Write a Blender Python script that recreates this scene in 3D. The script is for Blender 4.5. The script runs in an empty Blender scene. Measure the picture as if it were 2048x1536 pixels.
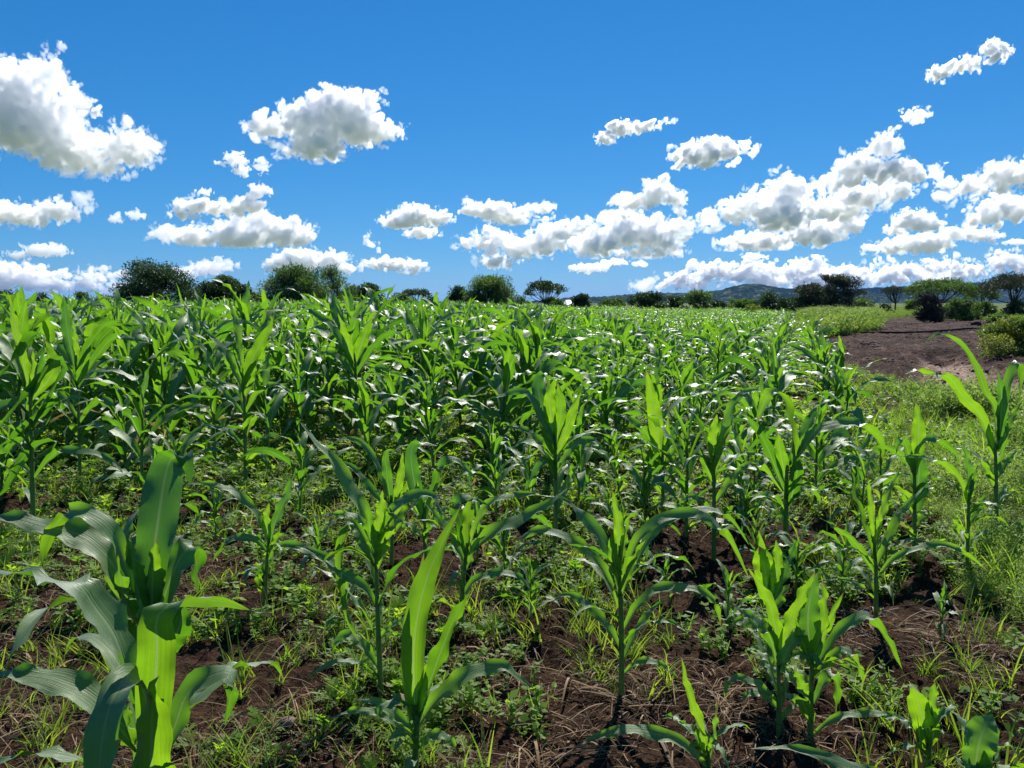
import bpy, math, random
import numpy as np
from mathutils import Vector, Matrix

random.seed(11)
rng = np.random.default_rng(11)
scene = bpy.context.scene
COL = scene.collection

# ------------------------------------------------------------------ camera geometry
CAM_H = 1.6
FPX = 1535.0            # focal length in photograph pixels (2048 wide)
HORIZON = 606.0
PITCH = math.atan((768.0 - HORIZON) / FPX)
CP, SP = math.cos(PITCH), math.sin(PITCH)
SUN_AZ, SUN_EL = math.radians(15.0), math.radians(47.0)   # azimuth east of the view axis


def ray(px, py):
    a, b = (px - 1024.0) / FPX, (768.0 - py) / FPX
    return np.array([a, CP + b * SP, -SP + b * CP])


def P(px, py, yd):
    """World point seen at a photograph pixel, yd metres ahead."""
    d = ray(px, py)
    return d / d[1] * yd + np.array([0, 0, CAM_H])


def G(px, py):
    """Level ground point seen at a photograph pixel."""
    d = ray(px, py)
    t = CAM_H / max(1e-4, -d[2])
    return np.array([d[0] * t, d[1] * t])


def proj(x, y, z):
    z = z - CAM_H
    f = y * CP - z * SP
    u = y * SP + z * CP
    f = np.where(f < 1e-3, 1e-3, f)
    return 1024 + FPX * x / f, 768 - FPX * u / f


def in_poly(px, py, poly):
    px, py = np.asarray(px, float), np.asarray(py, float)
    r = np.zeros(px.shape, bool)
    n = len(poly)
    for i in range(n):
        x1, y1 = poly[i]
        x2, y2 = poly[(i + 1) % n]
        c = (y1 > py) != (y2 > py)
        xi = (x2 - x1) * (py - y1) / (y2 - y1 + 1e-12) + x1
        r ^= c & (px < xi)
    return r


# ------------------------------------------------------------------ noise
_perm = np.random.default_rng(5).permutation(4096)
_grad = np.random.default_rng(6).uniform(0, 2 * math.pi, 4096)
_gx, _gy = np.cos(_grad), np.sin(_grad)


def perlin(x, y, seed=0):
    x = np.asarray(x, float) + seed * 17.13
    y = np.asarray(y, float) - seed * 9.71
    xi, yi = np.floor(x).astype(np.int64), np.floor(y).astype(np.int64)
    xf, yf = x - xi, y - yi
    u = xf * xf * xf * (xf * (xf * 6 - 15) + 10)
    v = yf * yf * yf * (yf * (yf * 6 - 15) + 10)

    def g(ix, iy, dx, dy):
        h = _perm[(_perm[ix & 4095] + iy) & 4095]
        return _gx[h] * dx + _gy[h] * dy
    a, b = g(xi, yi, xf, yf), g(xi + 1, yi, xf - 1, yf)
    c, d = g(xi, yi + 1, xf, yf - 1), g(xi + 1, yi + 1, xf - 1, yf - 1)
    return (a + u * (b - a)) + v * ((c + u * (d - c)) - (a + u * (b - a)))


def fbm(x, y, oct=4, seed=0, gain=0.5):
    s, a = 0, 1.0
    for k in range(oct):
        s = s + a * perlin(x * 2 ** k, y * 2 ** k, seed + k)
        a *= gain
    return s


def smooth(a, b, x):
    t = np.clip((x - a) / (b - a), 0, 1)
    return t * t * (3 - 2 * t)


# ------------------------------------------------------------------ object helpers
def new_mesh(name, verts, faces, mat=None, uv=None, attrs=None, smooth_shade=True):
    """verts Nx3; faces list of index arrays (M,k)."""
    me = bpy.data.meshes.new(name)
    verts = np.asarray(verts, np.float32)
    if not isinstance(faces, list):
        faces = [faces]
    faces = [np.asarray(f, np.int32) for f in faces if len(f)]
    loops = np.concatenate([f.ravel() for f in faces])
    tot = np.concatenate([np.full(len(f), f.shape[1], np.int32) for f in faces])
    start = np.concatenate([[0], np.cumsum(tot)[:-1]]).astype(np.int32)
    me.vertices.add(len(verts))
    me.vertices.foreach_set('co', verts.ravel())
    me.loops.add(len(loops))
    me.loops.foreach_set('vertex_index', loops)
    me.polygons.add(len(tot))
    me.polygons.foreach_set('loop_start', start)
    me.polygons.foreach_set('loop_total', tot)
    if smooth_shade:
        me.polygons.foreach_set('use_smooth', np.ones(len(tot), bool))
    if uv is not None:
        l = me.uv_layers.new(name='UVMap')
        l.data.foreach_set('uv', np.asarray(uv, np.float32)[loops].ravel())
    for k, v in (attrs or {}).items():
        a = me.attributes.new(k, 'FLOAT', 'POINT')
        a.data.foreach_set('value', np.asarray(v, np.float32))
    me.update(calc_edges=True)
    if mat:
        me.materials.append(mat)
    return me


def link(name, data, parent=None):
    o = bpy.data.objects.new(name, data)
    COL.objects.link(o)
    if parent is not None:
        o.parent = parent
    return o


def tag(o, label=None, cat=None, group=None, kind=None):
    if label:
        o['label'] = label
    if cat:
        o['category'] = cat
    if group:
        o['group'] = group
    if kind:
        o['kind'] = kind
    return o


class Geo:
    """Collects pieces of one mesh."""
    def __init__(s):
        s.v, s.f, s.uv, s.t, s.n = [], {}, [], [], 0

    def add(s, v, f, uv=None, tint=0.0):
        v = np.asarray(v, float).reshape(-1, 3)
        for q in (f if isinstance(f, list) else [f]):
            q = np.asarray(q, np.int64)
            if len(q):
                s.f.setdefault(q.shape[1], []).append(q + s.n)
        s.v.append(v)
        s.uv.append(np.zeros((len(v), 2)) if uv is None else np.asarray(uv, float))
        s.t.append(np.broadcast_to(np.asarray(tint, float), (len(v),)))
        s.n += len(v)

    def arrays(s):
        return (np.concatenate(s.v), [np.concatenate(q) for q in s.f.values()],
                np.concatenate(s.uv), np.concatenate(s.t))

    def mesh(s, name, mat):
        v, f, uv, t = s.arrays()
        return new_mesh(name, v, f, mat, uv, {'tint': t})


def tube(pts, rad, seg=6):
    """Tapered tube along points."""
    pts = np.asarray(pts, float)
    n = len(pts)
    rad = np.broadcast_to(np.asarray(rad, float), (n,))
    t = np.gradient(pts, axis=0)
    t /= np.linalg.norm(t, axis=1, keepdims=True) + 1e-9
    ref = np.array([1.0, 0.13, 0.07])
    a = np.cross(t, ref)
    a /= np.linalg.norm(a, axis=1, keepdims=True) + 1e-9
    b = np.cross(t, a)
    ang = np.linspace(0, 2 * math.pi, seg, endpoint=False)
    v = (pts[:, None] + rad[:, None, None] * (np.cos(ang)[None, :, None] * a[:, None] + np.sin(ang)[None, :, None] * b[:, None])).reshape(-1, 3)
    i = np.arange(n - 1)[:, None] * seg
    k = np.arange(seg)[None, :]
    k2 = (k + 1) % seg
    f = np.stack([i + k, i + k2, i + seg + k2, i + seg + k], -1).reshape(-1, 4)
    uv = np.stack([np.tile(ang / 6.283, n), np.repeat(np.linspace(0, 1, n), seg)], 1)
    return v, f, uv


# ------------------------------------------------------------------ materials
def mat_new(name):
    m = bpy.data.materials.new(name)
    m.use_nodes = True
    nt = m.node_tree
    nt.nodes.clear()
    return m, nt, nt.nodes, nt.links


def N(nt, typ, **kw):
    n = nt.nodes.new(typ)
    for k, v in kw.items():
        if k.startswith('_'):
            setattr(n, k[1:], v)
        else:
            n.inputs[k.replace('__', ' ')].default_value = v
    return n


def mixc(nt, fac, a, b, blend='MIX'):
    n = nt.nodes.new('ShaderNodeMix')
    n.data_type = 'RGBA'
    n.blend_type = blend
    n.clamp_factor = True
    for sock, val in ((n.inputs[0], fac), (n.inputs[6], a), (n.inputs[7], b)):
        if isinstance(val, bpy.types.NodeSocket):
            nt.links.new(val, sock)
        elif isinstance(val, (int, float)):
            sock.default_value = val
        else:
            sock.default_value = (*val, 1)
    return n.outputs[2]


def math_n(nt, op, a, b=None, c=None, clamp=False):
    n = nt.nodes.new('ShaderNodeMath')
    n.operation = op
    n.use_clamp = clamp
    for i, v in enumerate((a, b, c)):
        if v is None:
            continue
        if isinstance(v, bpy.types.NodeSocket):
            nt.links.new(v, n.inputs[i])
        else:
            n.inputs[i].default_value = v
    return n.outputs[0]


def maprange(nt, v, a, b, c=0.0, d=1.0, smoothstep=True):
    n = nt.nodes.new('ShaderNodeMapRange')
    if smoothstep:
        n.interpolation_type = 'SMOOTHSTEP'
    nt.links.new(v, n.inputs[0])
    for i, x in enumerate((a, b, c, d)):
        n.inputs[i + 1].default_value = x
    return n.outputs[0]


def noise(nt, coord, scale, detail=4, rough=0.55, dist=0.0):
    n = nt.nodes.new('ShaderNodeTexNoise')
    n.inputs['Scale'].default_value = scale
    n.inputs['Detail'].default_value = detail
    n.inputs['Roughness'].default_value = rough
    n.inputs['Distortion'].default_value = dist
    if coord is not None:
        nt.links.new(coord, n.inputs['Vector'])
    return n.outputs['Fac']


def attr(nt, name):
    n = nt.nodes.new('ShaderNodeAttribute')
    n.attribute_name = name
    return n.outputs['Fac']


def leaf_material(name, dark, light, trans_dark, trans_light, trans=0.42, rough=0.4, spec=1.0, veins=True, tip=False, ior=1.45, sheen_tone=0.0):
    m, nt, nodes, links = mat_new(name)
    out = nodes.new('ShaderNodeOutputMaterial')
    t = attr(nt, 'tint')
    col = mixc(nt, t, dark, light)
    tcol = mixc(nt, t, trans_dark, trans_light)
    normal = None
    if veins:
        uv = nodes.new('ShaderNodeUVMap')
        sep = nodes.new('ShaderNodeSeparateXYZ')
        links.new(uv.outputs[0], sep.inputs[0])
        u, v = sep.outputs[0], sep.outputs[1]
        mp = nodes.new('ShaderNodeMapping')
        mp.inputs['Scale'].default_value = (34, 1.3, 1)
        links.new(uv.outputs[0], mp.inputs[0])
        # streaks shift from leaf to leaf
        oi = math_n(nt, 'MULTIPLY', t, 37.0)
        cmb = nodes.new('ShaderNodeCombineXYZ')
        links.new(oi, cmb.inputs[2])
        links.new(cmb.outputs[0], mp.inputs['Location'])
        st = noise(nt, mp.outputs[0], 1.0, 3, 0.6)
        geo = nodes.new('ShaderNodeNewGeometry')
        blotch = noise(nt, geo.outputs['Position'], 14.0, 3, 0.6)
        f = maprange(nt, st, 0.35, 0.7)
        col = mixc(nt, math_n(nt, 'MULTIPLY', f, 0.45), col, (0.11, 0.19, 0.055))
        tcol = mixc(nt, math_n(nt, 'MULTIPLY', f, 0.5), tcol, (0.16, 0.36, 0.01))
        bl = maprange(nt, blotch, 0.42, 0.68)
        col = mixc(nt, math_n(nt, 'MULTIPLY', bl, 0.35), col, dark)
        tcol = mixc(nt, math_n(nt, 'MULTIPLY', bl, 0.25), tcol, trans_dark)
        d = math_n(nt, 'ABSOLUTE', math_n(nt, 'SUBTRACT', u, 0.5))
        rib = math_n(nt, 'MULTIPLY', maprange(nt, d, 0.018, 0.05, 1, 0), maprange(nt, v, 0.0, 0.95, 1.0, 0.25, False))
        col = mixc(nt, rib, col, (0.40, 0.48, 0.26))
        tcol = mixc(nt, rib, tcol, (0.36, 0.50, 0.14))
        if tip:
            tv = math_n(nt, 'ADD', v, math_n(nt, 'MULTIPLY', math_n(nt, 'SUBTRACT', blotch, 0.5), 0.25))
            tf = math_n(nt, 'MULTIPLY', maprange(nt, tv, 0.93, 1.0), maprange(nt, t, 0.45, 0.6, 0.2, 0.9))
            col = mixc(nt, tf, col, (0.30, 0.22, 0.09))
            tcol = mixc(nt, tf, tcol, (0.30, 0.20, 0.05))
            dry = maprange(nt, math_n(nt, 'ADD', t, math_n(nt, 'MULTIPLY', math_n(nt, 'SUBTRACT', v, 0.6), math_n(nt, 'GREATER_THAN', t, 1.05))), 1.05, 1.6)
            col = mixc(nt, dry, col, (0.33, 0.25, 0.12))
            tcol = mixc(nt, dry, tcol, (0.30, 0.21, 0.07))
            sp = nodes.new('ShaderNodeTexVoronoi')
            sp.inputs['Scale'].default_value = 42
            links.new(geo.outputs['Position'], sp.inputs['Vector'])
            sf = math_n(nt, 'MULTIPLY', maprange(nt, sp.outputs['Distance'], 0.10, 0.17, 1, 0), maprange(nt, noise(nt, geo.outputs['Position'], 5, 2), 0.5, 0.62))
            col = mixc(nt, math_n(nt, 'MULTIPLY', sf, 0.6), col, (0.33, 0.30, 0.16))
        bump = nodes.new('ShaderNodeBump')
        bump.inputs['Strength'].default_value = 0.6
        bump.inputs['Distance'].default_value = 0.004
        links.new(st, bump.inputs['Height'])
        normal = bump.outputs[0]
    if sheen_tone:                                               # silvery sky sheen put into the upper face's colour as paler green
        gw = nodes.new('ShaderNodeNewGeometry')
        col = mixc(nt, math_n(nt, 'MULTIPLY', math_n(nt, 'SUBTRACT', 1.0, gw.outputs['Backfacing']), sheen_tone), col, (.26, .38, .17))
    dif = nodes.new('ShaderNodeBsdfDiffuse')
    trn = nodes.new('ShaderNodeBsdfTranslucent')
    links.new(col, dif.inputs['Color'])
    links.new(tcol, trn.inputs['Color'])
    mx = nodes.new('ShaderNodeMixShader')
    mx.inputs[0].default_value = trans
    links.new(dif.outputs[0], mx.inputs[1])
    links.new(trn.outputs[0], mx.inputs[2])
    gl = nodes.new('ShaderNodeBsdfAnisotropic') if 'ShaderNodeBsdfAnisotropic' in dir(bpy.types) else nodes.new('ShaderNodeBsdfGlossy')
    gl.inputs['Roughness'].default_value = rough
    gl.inputs['Color'].default_value = (spec, spec, spec, 1)
    fr = nodes.new('ShaderNodeFresnel')
    gb = nodes.new('ShaderNodeNewGeometry')               # a thin leaf reflects alike from both faces
    links.new(math_n(nt, 'ADD', math_n(nt, 'MULTIPLY', gb.outputs['Backfacing'], 1 / ior - ior), ior), fr.inputs['IOR'])
    if normal is not None:
        for nd in (dif, gl, fr):
            links.new(normal, nd.inputs['Normal'])
    mx2 = nodes.new('ShaderNodeMixShader')
    links.new(fr.outputs[0], mx2.inputs[0])
    links.new(mx.outputs[0], mx2.inputs[1])
    links.new(gl.outputs[0], mx2.inputs[2])
    links.new(mx2.outputs[0], out.inputs['Surface'])
    return m


def simple_material(name, c1, c2, scale=8.0, rough=0.8, bump=0.4, bdist=0.02, stretch=(1, 1, 1)):
    m, nt, nodes, links = mat_new(name)
    out = nodes.new('ShaderNodeOutputMaterial')
    tc = nodes.new('ShaderNodeTexCoord')
    mp = nodes.new('ShaderNodeMapping')
    mp.inputs['Scale'].default_value = stretch
    links.new(tc.outputs['Object'], mp.inputs[0])
    n = noise(nt, mp.outputs[0], scale, 5, 0.6)
    b = nodes.new('ShaderNodeBsdfPrincipled')
    b.inputs['Roughness'].default_value = rough
    b.inputs['Specular IOR Level'].default_value = .12
    links.new(mixc(nt, maprange(nt, n, 0.3, 0.7), c1, c2), b.inputs['Base Color'])
    bp = nodes.new('ShaderNodeBump')
    bp.inputs['Strength'].default_value = bump
    bp.inputs['Distance'].default_value = bdist
    links.new(n, bp.inputs['Height'])
    links.new(bp.outputs[0], b.inputs['Normal'])
    links.new(b.outputs[0], out.inputs['Surface'])
    return m


# ------------------------------------------------------------------ camera, world, sun
cam = bpy.data.cameras.new('camera')
cam.sensor_width = 36.0
cam.lens = FPX / 2048.0 * 36.0
cam.clip_start = 0.05
cam.clip_end = 90000
co = link('camera', cam)
co.location = (0, 0, CAM_H)
co.rotation_euler = (math.pi / 2 - PITCH, 0, 0)
scene.camera = co

world = bpy.data.worlds.new('World')
scene.world = world
world.use_nodes = True
wn = world.node_tree
wn.nodes.clear()
sky = wn.nodes.new('ShaderNodeTexSky')
sky.sky_type = 'NISHITA'
sky.sun_disc = False
sky.sun_elevation = SUN_EL
sky.sun_rotation = SUN_AZ
sky.altitude = 900
sky.air_density = 1.0
sky.dust_density = 0.0
sky.ozone_density = 2.2
# the deep blue of that clear sky: each channel of the sky's light on its own response curve
sep = wn.nodes.new('ShaderNodeSeparateColor')
cmb = wn.nodes.new('ShaderNodeCombineColor')
wn.links.new(sky.outputs[0], sep.inputs[0])
for i, (ref, out_v, p) in enumerate(((8.26, 1.22, 1.40), (9.92, 2.92, 0.75), (9.24, 4.70, 0.60))):
    wn.links.new(math_n(wn, 'MULTIPLY', math_n(wn, 'POWER', math_n(wn, 'DIVIDE', sep.outputs[i], ref), p), out_v), cmb.inputs[i])
bg = wn.nodes.new('ShaderNodeBackground')
bg.inputs['Strength'].default_value = 0.10
wo = wn.nodes.new('ShaderNodeOutputWorld')
wn.links.new(cmb.outputs[0], bg.inputs['Color'])
wn.links.new(bg.outputs[0], wo.inputs['Surface'])

sl = bpy.data.lights.new('sun', 'SUN')
sl.energy = 4.4
sl.angle = math.radians(0.53)
sl.color = (1.0, 0.955, 0.88)
so = link('sun', sl)
sd = Vector((math.sin(SUN_AZ) * math.cos(SUN_EL), math.cos(SUN_AZ) * math.cos(SUN_EL), math.sin(SUN_EL)))
so.rotation_euler = sd.to_track_quat('Z', 'Y').to_euler()
so.location = sd * 50

scene.view_settings.view_transform = 'Standard'
scene.view_settings.look = 'None'
scene.view_settings.exposure = 0.8
scene.view_settings.gamma = 1.0
cy = scene.cycles
cy.use_denoising = True
cy.max_bounces = 48
cy.diffuse_bounces = 4
cy.glossy_bounces = 3
cy.transmission_bounces = 6
cy.transparent_max_bounces = 24
cy.volume_bounces = 48
cy.use_adaptive_sampling = True
cy.adaptive_threshold = 0.015

# ------------------------------------------------------------------ clouds: closed volumes at their true distance
def noise_volume(n=128, seed=3):
    r = np.random.default_rng(seed)
    k = np.fft.fftfreq(n) * n
    kx, ky, kz = np.meshgrid(k, k, k[:n // 2 + 1], indexing='ij')
    kk = np.sqrt(kx ** 2 + ky ** 2 + kz ** 2) + 1e-6
    w = np.fft.rfftn(r.standard_normal((n, n, n)).astype(np.float32))
    tot = 0
    for f0, amp in ((2.6, 1.0), (6.0, 0.75), (12.5, 0.5), (26, 0.28)):
        band = np.exp(-((np.log(kk / f0)) / 0.35) ** 2)
        g = np.fft.irfftn(w * band, s=(n, n, n))
        g /= g.std()
        # billows: rounded puffs with sharp creases between them
        tot = tot + amp * (np.abs(g) - 0.8)
    return (tot / tot.std()).astype(np.float32)


CLOUD_NOISE = noise_volume()


def surface_nets(f):
    """Quads of the zero surface of a grid, inside negative."""
    ins = f < 0
    nx, ny, nz = f.shape
    c = [ins[i:nx - 1 + i, j:ny - 1 + j, k:nz - 1 + k] for i in (0, 1) for j in (0, 1) for k in (0, 1)]
    s = sum(a.astype(np.int8) for a in c)
    act = (s > 0) & (s < 8)
    idx = -np.ones(act.shape, np.int64)
    ai = np.argwhere(act)
    idx[act] = np.arange(len(ai))
    acc = np.zeros((len(ai), 3))
    cnt = np.zeros(len(ai))
    corners = [(i, j, k) for i in (0, 1) for j in (0, 1) for k in (0, 1)]
    vals = [f[ai[:, 0] + a, ai[:, 1] + b, ai[:, 2] + d] for a, b, d in corners]
    for m in range(8):
        for n2 in range(m + 1, 8):
            if sum(abs(p - q) for p, q in zip(corners[m], corners[n2])) != 1:
                continue
            cr = (vals[m] < 0) != (vals[n2] < 0)
            t = np.where(cr, vals[m] / (vals[m] - vals[n2] + 1e-12), 0)
            p = np.array(corners[m]) + t[:, None] * (np.array(corners[n2]) - np.array(corners[m]))
            acc += p * cr[:, None]
            cnt += cr
    v = ai + acc / np.maximum(cnt, 1)[:, None]
    quads = []
    for ax in range(3):
        sl0 = [slice(1, -1)] * 3
        a_ = [slice(1, -1)] * 3
        b_ = [slice(1, -1)] * 3
        a_[ax] = slice(0, f.shape[ax] - 1)
        b_[ax] = slice(1, f.shape[ax])
        A, B = ins[tuple(a_)], ins[tuple(b_)]
        e = np.argwhere(A != B)
        if not len(e):
            continue
        flip = A[A != B]
        o = e.copy()
        u, w = [q for q in range(3) if q != ax]
        o[:, u] += 1
        o[:, w] += 1
        q = []
        for du, dw in ((0, 0), (-1, 0), (-1, -1), (0, -1)):
            p = o.copy()
            p[:, u] += du
            p[:, w] += dw
            q.append(idx[p[:, 0], p[:, 1], p[:, 2]])
        q = np.stack(q, 1)
        fl = flip if ax != 1 else ~flip
        q[~fl] = q[~fl][:, ::-1]
        quads.append(q)
    return v, np.concatenate(quads)


CLOUD_MATS = {}


def cloud_material(density):
    k = float('%.1e' % density)
    if k not in CLOUD_MATS:
        m, nt, nodes, links = mat_new('cloud_vapour')
        o = nodes.new('ShaderNodeOutputMaterial')
        pv = nodes.new('ShaderNodeVolumeScatter')
        pv.inputs['Color'].default_value = (.975, .975, .98, 1)
        pv.inputs['Density'].default_value = k
        pv.inputs['Anisotropy'].default_value = 0.6
        links.new(pv.outputs[0], o.inputs['Volume'])
        CLOUD_MATS[k] = m
    return CLOUD_MATS[k]


def cloud(blobs, label, amp=0.35, thin=False, cell=1.7, seed=0, flat=None, dist=None, shrink=.94):
    """blobs: (px, py, rx, ry) in photograph pixels; the cloud's base sits 1000 m up."""
    b = np.array(blobs, float)
    b[:, 2:] *= shrink
    bot = (b[:, 1] + b[:, 3]).max()
    el = max(1.55, math.degrees(math.atan((HORIZON - bot) / FPX)))
    D = dist or min(34000.0, 1000.0 / math.tan(math.radians(el)))
    r = np.random.default_rng(seed + 100)
    m = D / FPX                              # metres to a pixel there
    pad = max(8.0, 0.5 * b[:, 3].max())
    x0, x1 = (b[:, 0] - b[:, 2]).min() - pad, (b[:, 0] + b[:, 2]).max() + pad
    y0, y1 = (b[:, 1] - b[:, 3]).min() - pad, (b[:, 1] + b[:, 3]).max() + pad
    rd = 0.5 * (b[:, 2] + b[:, 3]) * 0.9
    dz = r.uniform(-0.35, 0.35, len(b)) * rd
    z0, z1 = (dz - rd).min() - pad, (dz + rd).max() + pad
    gx = np.arange(x0, x1, cell)
    gz = np.arange(z0, z1, cell * 1.3)
    gy = np.arange(y0, y1, cell)
    X, Z, Y = np.meshgrid(gx.astype(np.float32), gz.astype(np.float32), gy.astype(np.float32), indexing='ij')
    acc = np.zeros_like(X)
    sc = float(np.median(b[:, 3]))
    kf = 6.0 / sc
    for (cx, cy_, rx, ry), cz, rz in zip(b, dz, rd):
        q = np.sqrt(((X - cx) / rx) ** 2 + ((Y - cy_) / ry) ** 2 + ((Z - cz) / rz) ** 2)
        acc += np.exp(-np.clip((q - 1) * min(rx, ry) * kf, -30, 30))
    f = -np.log(acc + 1e-20) / kf
    n = CLOUD_NOISE.shape[0]
    o = r.integers(0, n, 3)
    st = 1 if sc > 38 else (2 if sc > 15 else 3)
    ix, iz, iy = [(np.arange(len(g)) * st + k) % n for g, k in ((gx, o[0]), (gz, o[1]), (gy, o[2]))]
    nz = CLOUD_NOISE[np.ix_(ix, iz, iy)]
    f = f - nz * amp * sc * 0.80 + amp * sc * 0.26
    if flat is not None:
        f = np.maximum(f, (Y - flat) + 0.2 * nz * amp * sc)
    f[0], f[-1], f[:, 0], f[:, -1], f[:, :, 0], f[:, :, -1] = 9, 9, 9, 9, 9, 9
    if not (f < 0).any():
        return None
    # a thin ragged veil outside, the thick heart inside it
    V, Q, MI, n0 = [], [], [], 0
    for k_, (off, wob) in enumerate(((0.0, 0.0), (0.09 * sc + 1.2, 0.05 * sc), (0.22 * sc + 2.2, 0.10 * sc))):
        fk = f + off + (wob * np.roll(CLOUD_NOISE, 17, 0)[np.ix_(ix, iz, iy)] if wob else 0)
        fk = np.maximum(fk, f + off * .5)
        if not (fk < 0).any():
            continue
        v, q = surface_nets(fk)
        q = q[:, ::-1]                      # photograph rows run downwards
        # drop specks that float free of the cloud
        lab = np.arange(len(v))
        for _ in range(200):
            lo = lab[q].min(1)
            new = lab.copy()
            for k in range(4):
                np.minimum.at(new, q[:, k], lo)
            new = new[new]
            if (new == lab).all():
                break
            lab = new
        sizes = np.bincount(lab, minlength=len(v))
        keep = sizes[lab] > max(60, (.05 if k_ == 0 else .12) * sizes.max())
        q = q[keep[q[:, 0]]]
        if not len(q):
            continue
        used = np.unique(q)
        remap = np.zeros(len(v), np.int64)
        remap[used] = np.arange(len(used))
        V.append(v[used])
        Q.append(remap[q] + n0)
        MI.append(np.full(len(q), k_))
        n0 += len(used)
        if thin:
            break
    v, q, mi = np.concatenate(V), np.concatenate(Q), np.concatenate(MI)
    px, py, dep = v[:, 0] * cell + x0, v[:, 2] * cell + y0, v[:, 1] * cell * 1.3 + z0
    # place: the centre along its own bearing, at true size there
    cxp, cyp = 0.5 * (x0 + x1), 0.5 * (y0 + y1)
    c0 = ray(cxp, cyp)
    c0 = c0 / math.hypot(c0[0], c0[1]) * D
    rgt = np.array([c0[1], -c0[0], 0]) / D
    fw = np.array([c0[0], c0[1], 0]) / D
    up = np.array([0, 0, 1.0])
    stretch = math.hypot(1, (cxp - 1024) / FPX)
    w = ((px - cxp)[:, None] * rgt / stretch + (cyp - py)[:, None] * up + dep[:, None] * fw) * m
    me = new_mesh('cloud', w, q, cloud_material((1.2 if thin else 0.9) / (m * sc)))
    me.materials.append(cloud_material(1.6 / (m * sc)))
    me.materials.append(cloud_material(4.5 / (m * sc)))
    me.polygons.foreach_set('material_index', mi.astype(np.int32))
    ob = link('cloud', me)
    ob.location = c0 + np.array([0, 0, CAM_H])
    tag(ob, label, 'cloud', 'white clouds in the blue sky')
    return ob


cloud([(20, 200, 90, 75), (95, 160, 42, 38), (60, 240, 110, 60), (120, 275, 80, 45), (230, 268, 75, 38), (160, 300, 60, 26), (-60, 230, 100, 90), (130, 200, 30, 30)],
      'huge white cumulus towering at the left edge of the frame', seed=1, amp=.30, shrink=.88, flat=330)
cloud([(165, 213, 26, 12), (190, 222, 14, 8)], 'torn wisp tucked against the side of the huge cumulus', thin=True, seed=2, amp=.5)
cloud([(680, 225, 70, 48), (620, 245, 65, 38), (720, 255, 65, 36), (545, 258, 42, 26), (780, 250, 30, 15), (640, 290, 65, 32), (590, 300, 36, 18), (740, 195, 26, 18)],
      'large single cumulus floating alone above the two dark trees', seed=3, amp=.30, flat=326)
cloud([(470, 320, 26, 12), (480, 338, 22, 10), (450, 328, 14, 6)], 'small ragged wisp below and beside the large single cumulus', thin=True, seed=4, amp=.5)
cloud([(525, 331, 18, 14)], 'tiny round puff beside the small ragged wisp', thin=True, seed=5, amp=.45)
cloud([(30, 425, 60, 20), (-20, 425, 60, 20), (100, 418, 45, 20), (150, 396, 26, 18), (160, 410, 18, 10)], 'low long cloud with a raised knob, cut by the left edge', seed=6)
cloud([(400, 412, 50, 16), (450, 415, 45, 14), (490, 405, 30, 20), (515, 380, 22, 16), (365, 425, 22, 9)], 'curved cloud with an upturned horn, above the flat white bank', seed=7)
cloud([(480, 468, 70, 30), (560, 462, 65, 28), (400, 475, 50, 22), (340, 470, 38, 14), (520, 440, 40, 20), (600, 465, 32, 14)], 'broad flat based cloud bank over the two dark round trees', seed=8, flat=494)
cloud([(268, 431, 18, 11), (232, 438, 12, 7)], 'pair of tiny puffs between the knobbed cloud and the horned cloud', thin=True, seed=9, amp=.45)
cloud([(404, 385, 18, 6)], 'tiny flat wisp above the horned cloud', thin=True, seed=29, amp=.45)
cloud([(90, 500, 45, 12), (40, 508, 25, 7)], 'thin streak of cloud low over the far left bushes', thin=True, seed=10)
cloud([(20, 555, 50, 32), (-40, 560, 60, 40), (90, 562, 60, 24), (160, 566, 45, 20), (215, 550, 28, 14), (230, 575, 40, 18)], 'pale cloud bank on the horizon left of the big dark tree', seed=11, amp=.5, shrink=.9)
cloud([(420, 535, 40, 14), (450, 530, 24, 10), (380, 545, 30, 14)], 'pale low cloud peeping between the two dark round trees', thin=True, seed=12)
cloud([(600, 520, 55, 24), (560, 530, 35, 16), (660, 520, 40, 20), (690, 535, 26, 14)], 'white cloud rising behind the spreading thorn trees', seed=13)
cloud([(790, 528, 50, 13), (740, 528, 25, 10), (830, 532, 26, 10), (815, 545, 20, 6)], 'flat streak of cloud above the little umbrella tree', seed=14)
cloud([(830, 432, 55, 20), (800, 445, 45, 15), (875, 435, 32, 14), (835, 415, 26, 10)], 'lens shaped cloud in the middle of the sky, darker underneath', seed=15, flat=459)
cloud([(845, 467, 36, 13)], 'small flat cloud just under the lens shaped one', seed=16, flat=479)
cloud([(735, 480, 10, 16), (745, 492, 10, 8)], 'small upright wisp under the tail of the lens shaped cloud', thin=True, seed=17, amp=.5)
cloud([(960, 420, 45, 18), (1020, 432, 55, 18), (1075, 415, 32, 11), (940, 405, 20, 9), (1000, 420, 40, 18)], 'ragged arched cloud right of the lens shaped one', seed=18, flat=452)
cloud([(990, 480, 45, 24), (940, 485, 32, 16), (1040, 495, 50, 24), (1120, 465, 50, 26), (1090, 485, 50, 26), (1160, 455, 24, 16), (990, 520, 45, 14)], 'lumpy mid sky cloud merging with its bigger neighbour', seed=19)
cloud([(1310, 385, 36, 30), (1270, 405, 42, 24), (1220, 425, 36, 12), (1350, 400, 24, 24), (1360, 420, 12, 12)], 'hooked cumulus standing above the wide grey based cloud', seed=20, shrink=.88)
cloud([(1260, 465, 75, 36), (1190, 490, 60, 30), (1310, 470, 60, 36), (1360, 460, 30, 26), (1250, 440, 45, 26), (1290, 505, 60, 15), (1345, 500, 28, 18)], 'wide cloud with a grey flat base, low over the acacia', seed=21, flat=518, shrink=.88)
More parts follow.
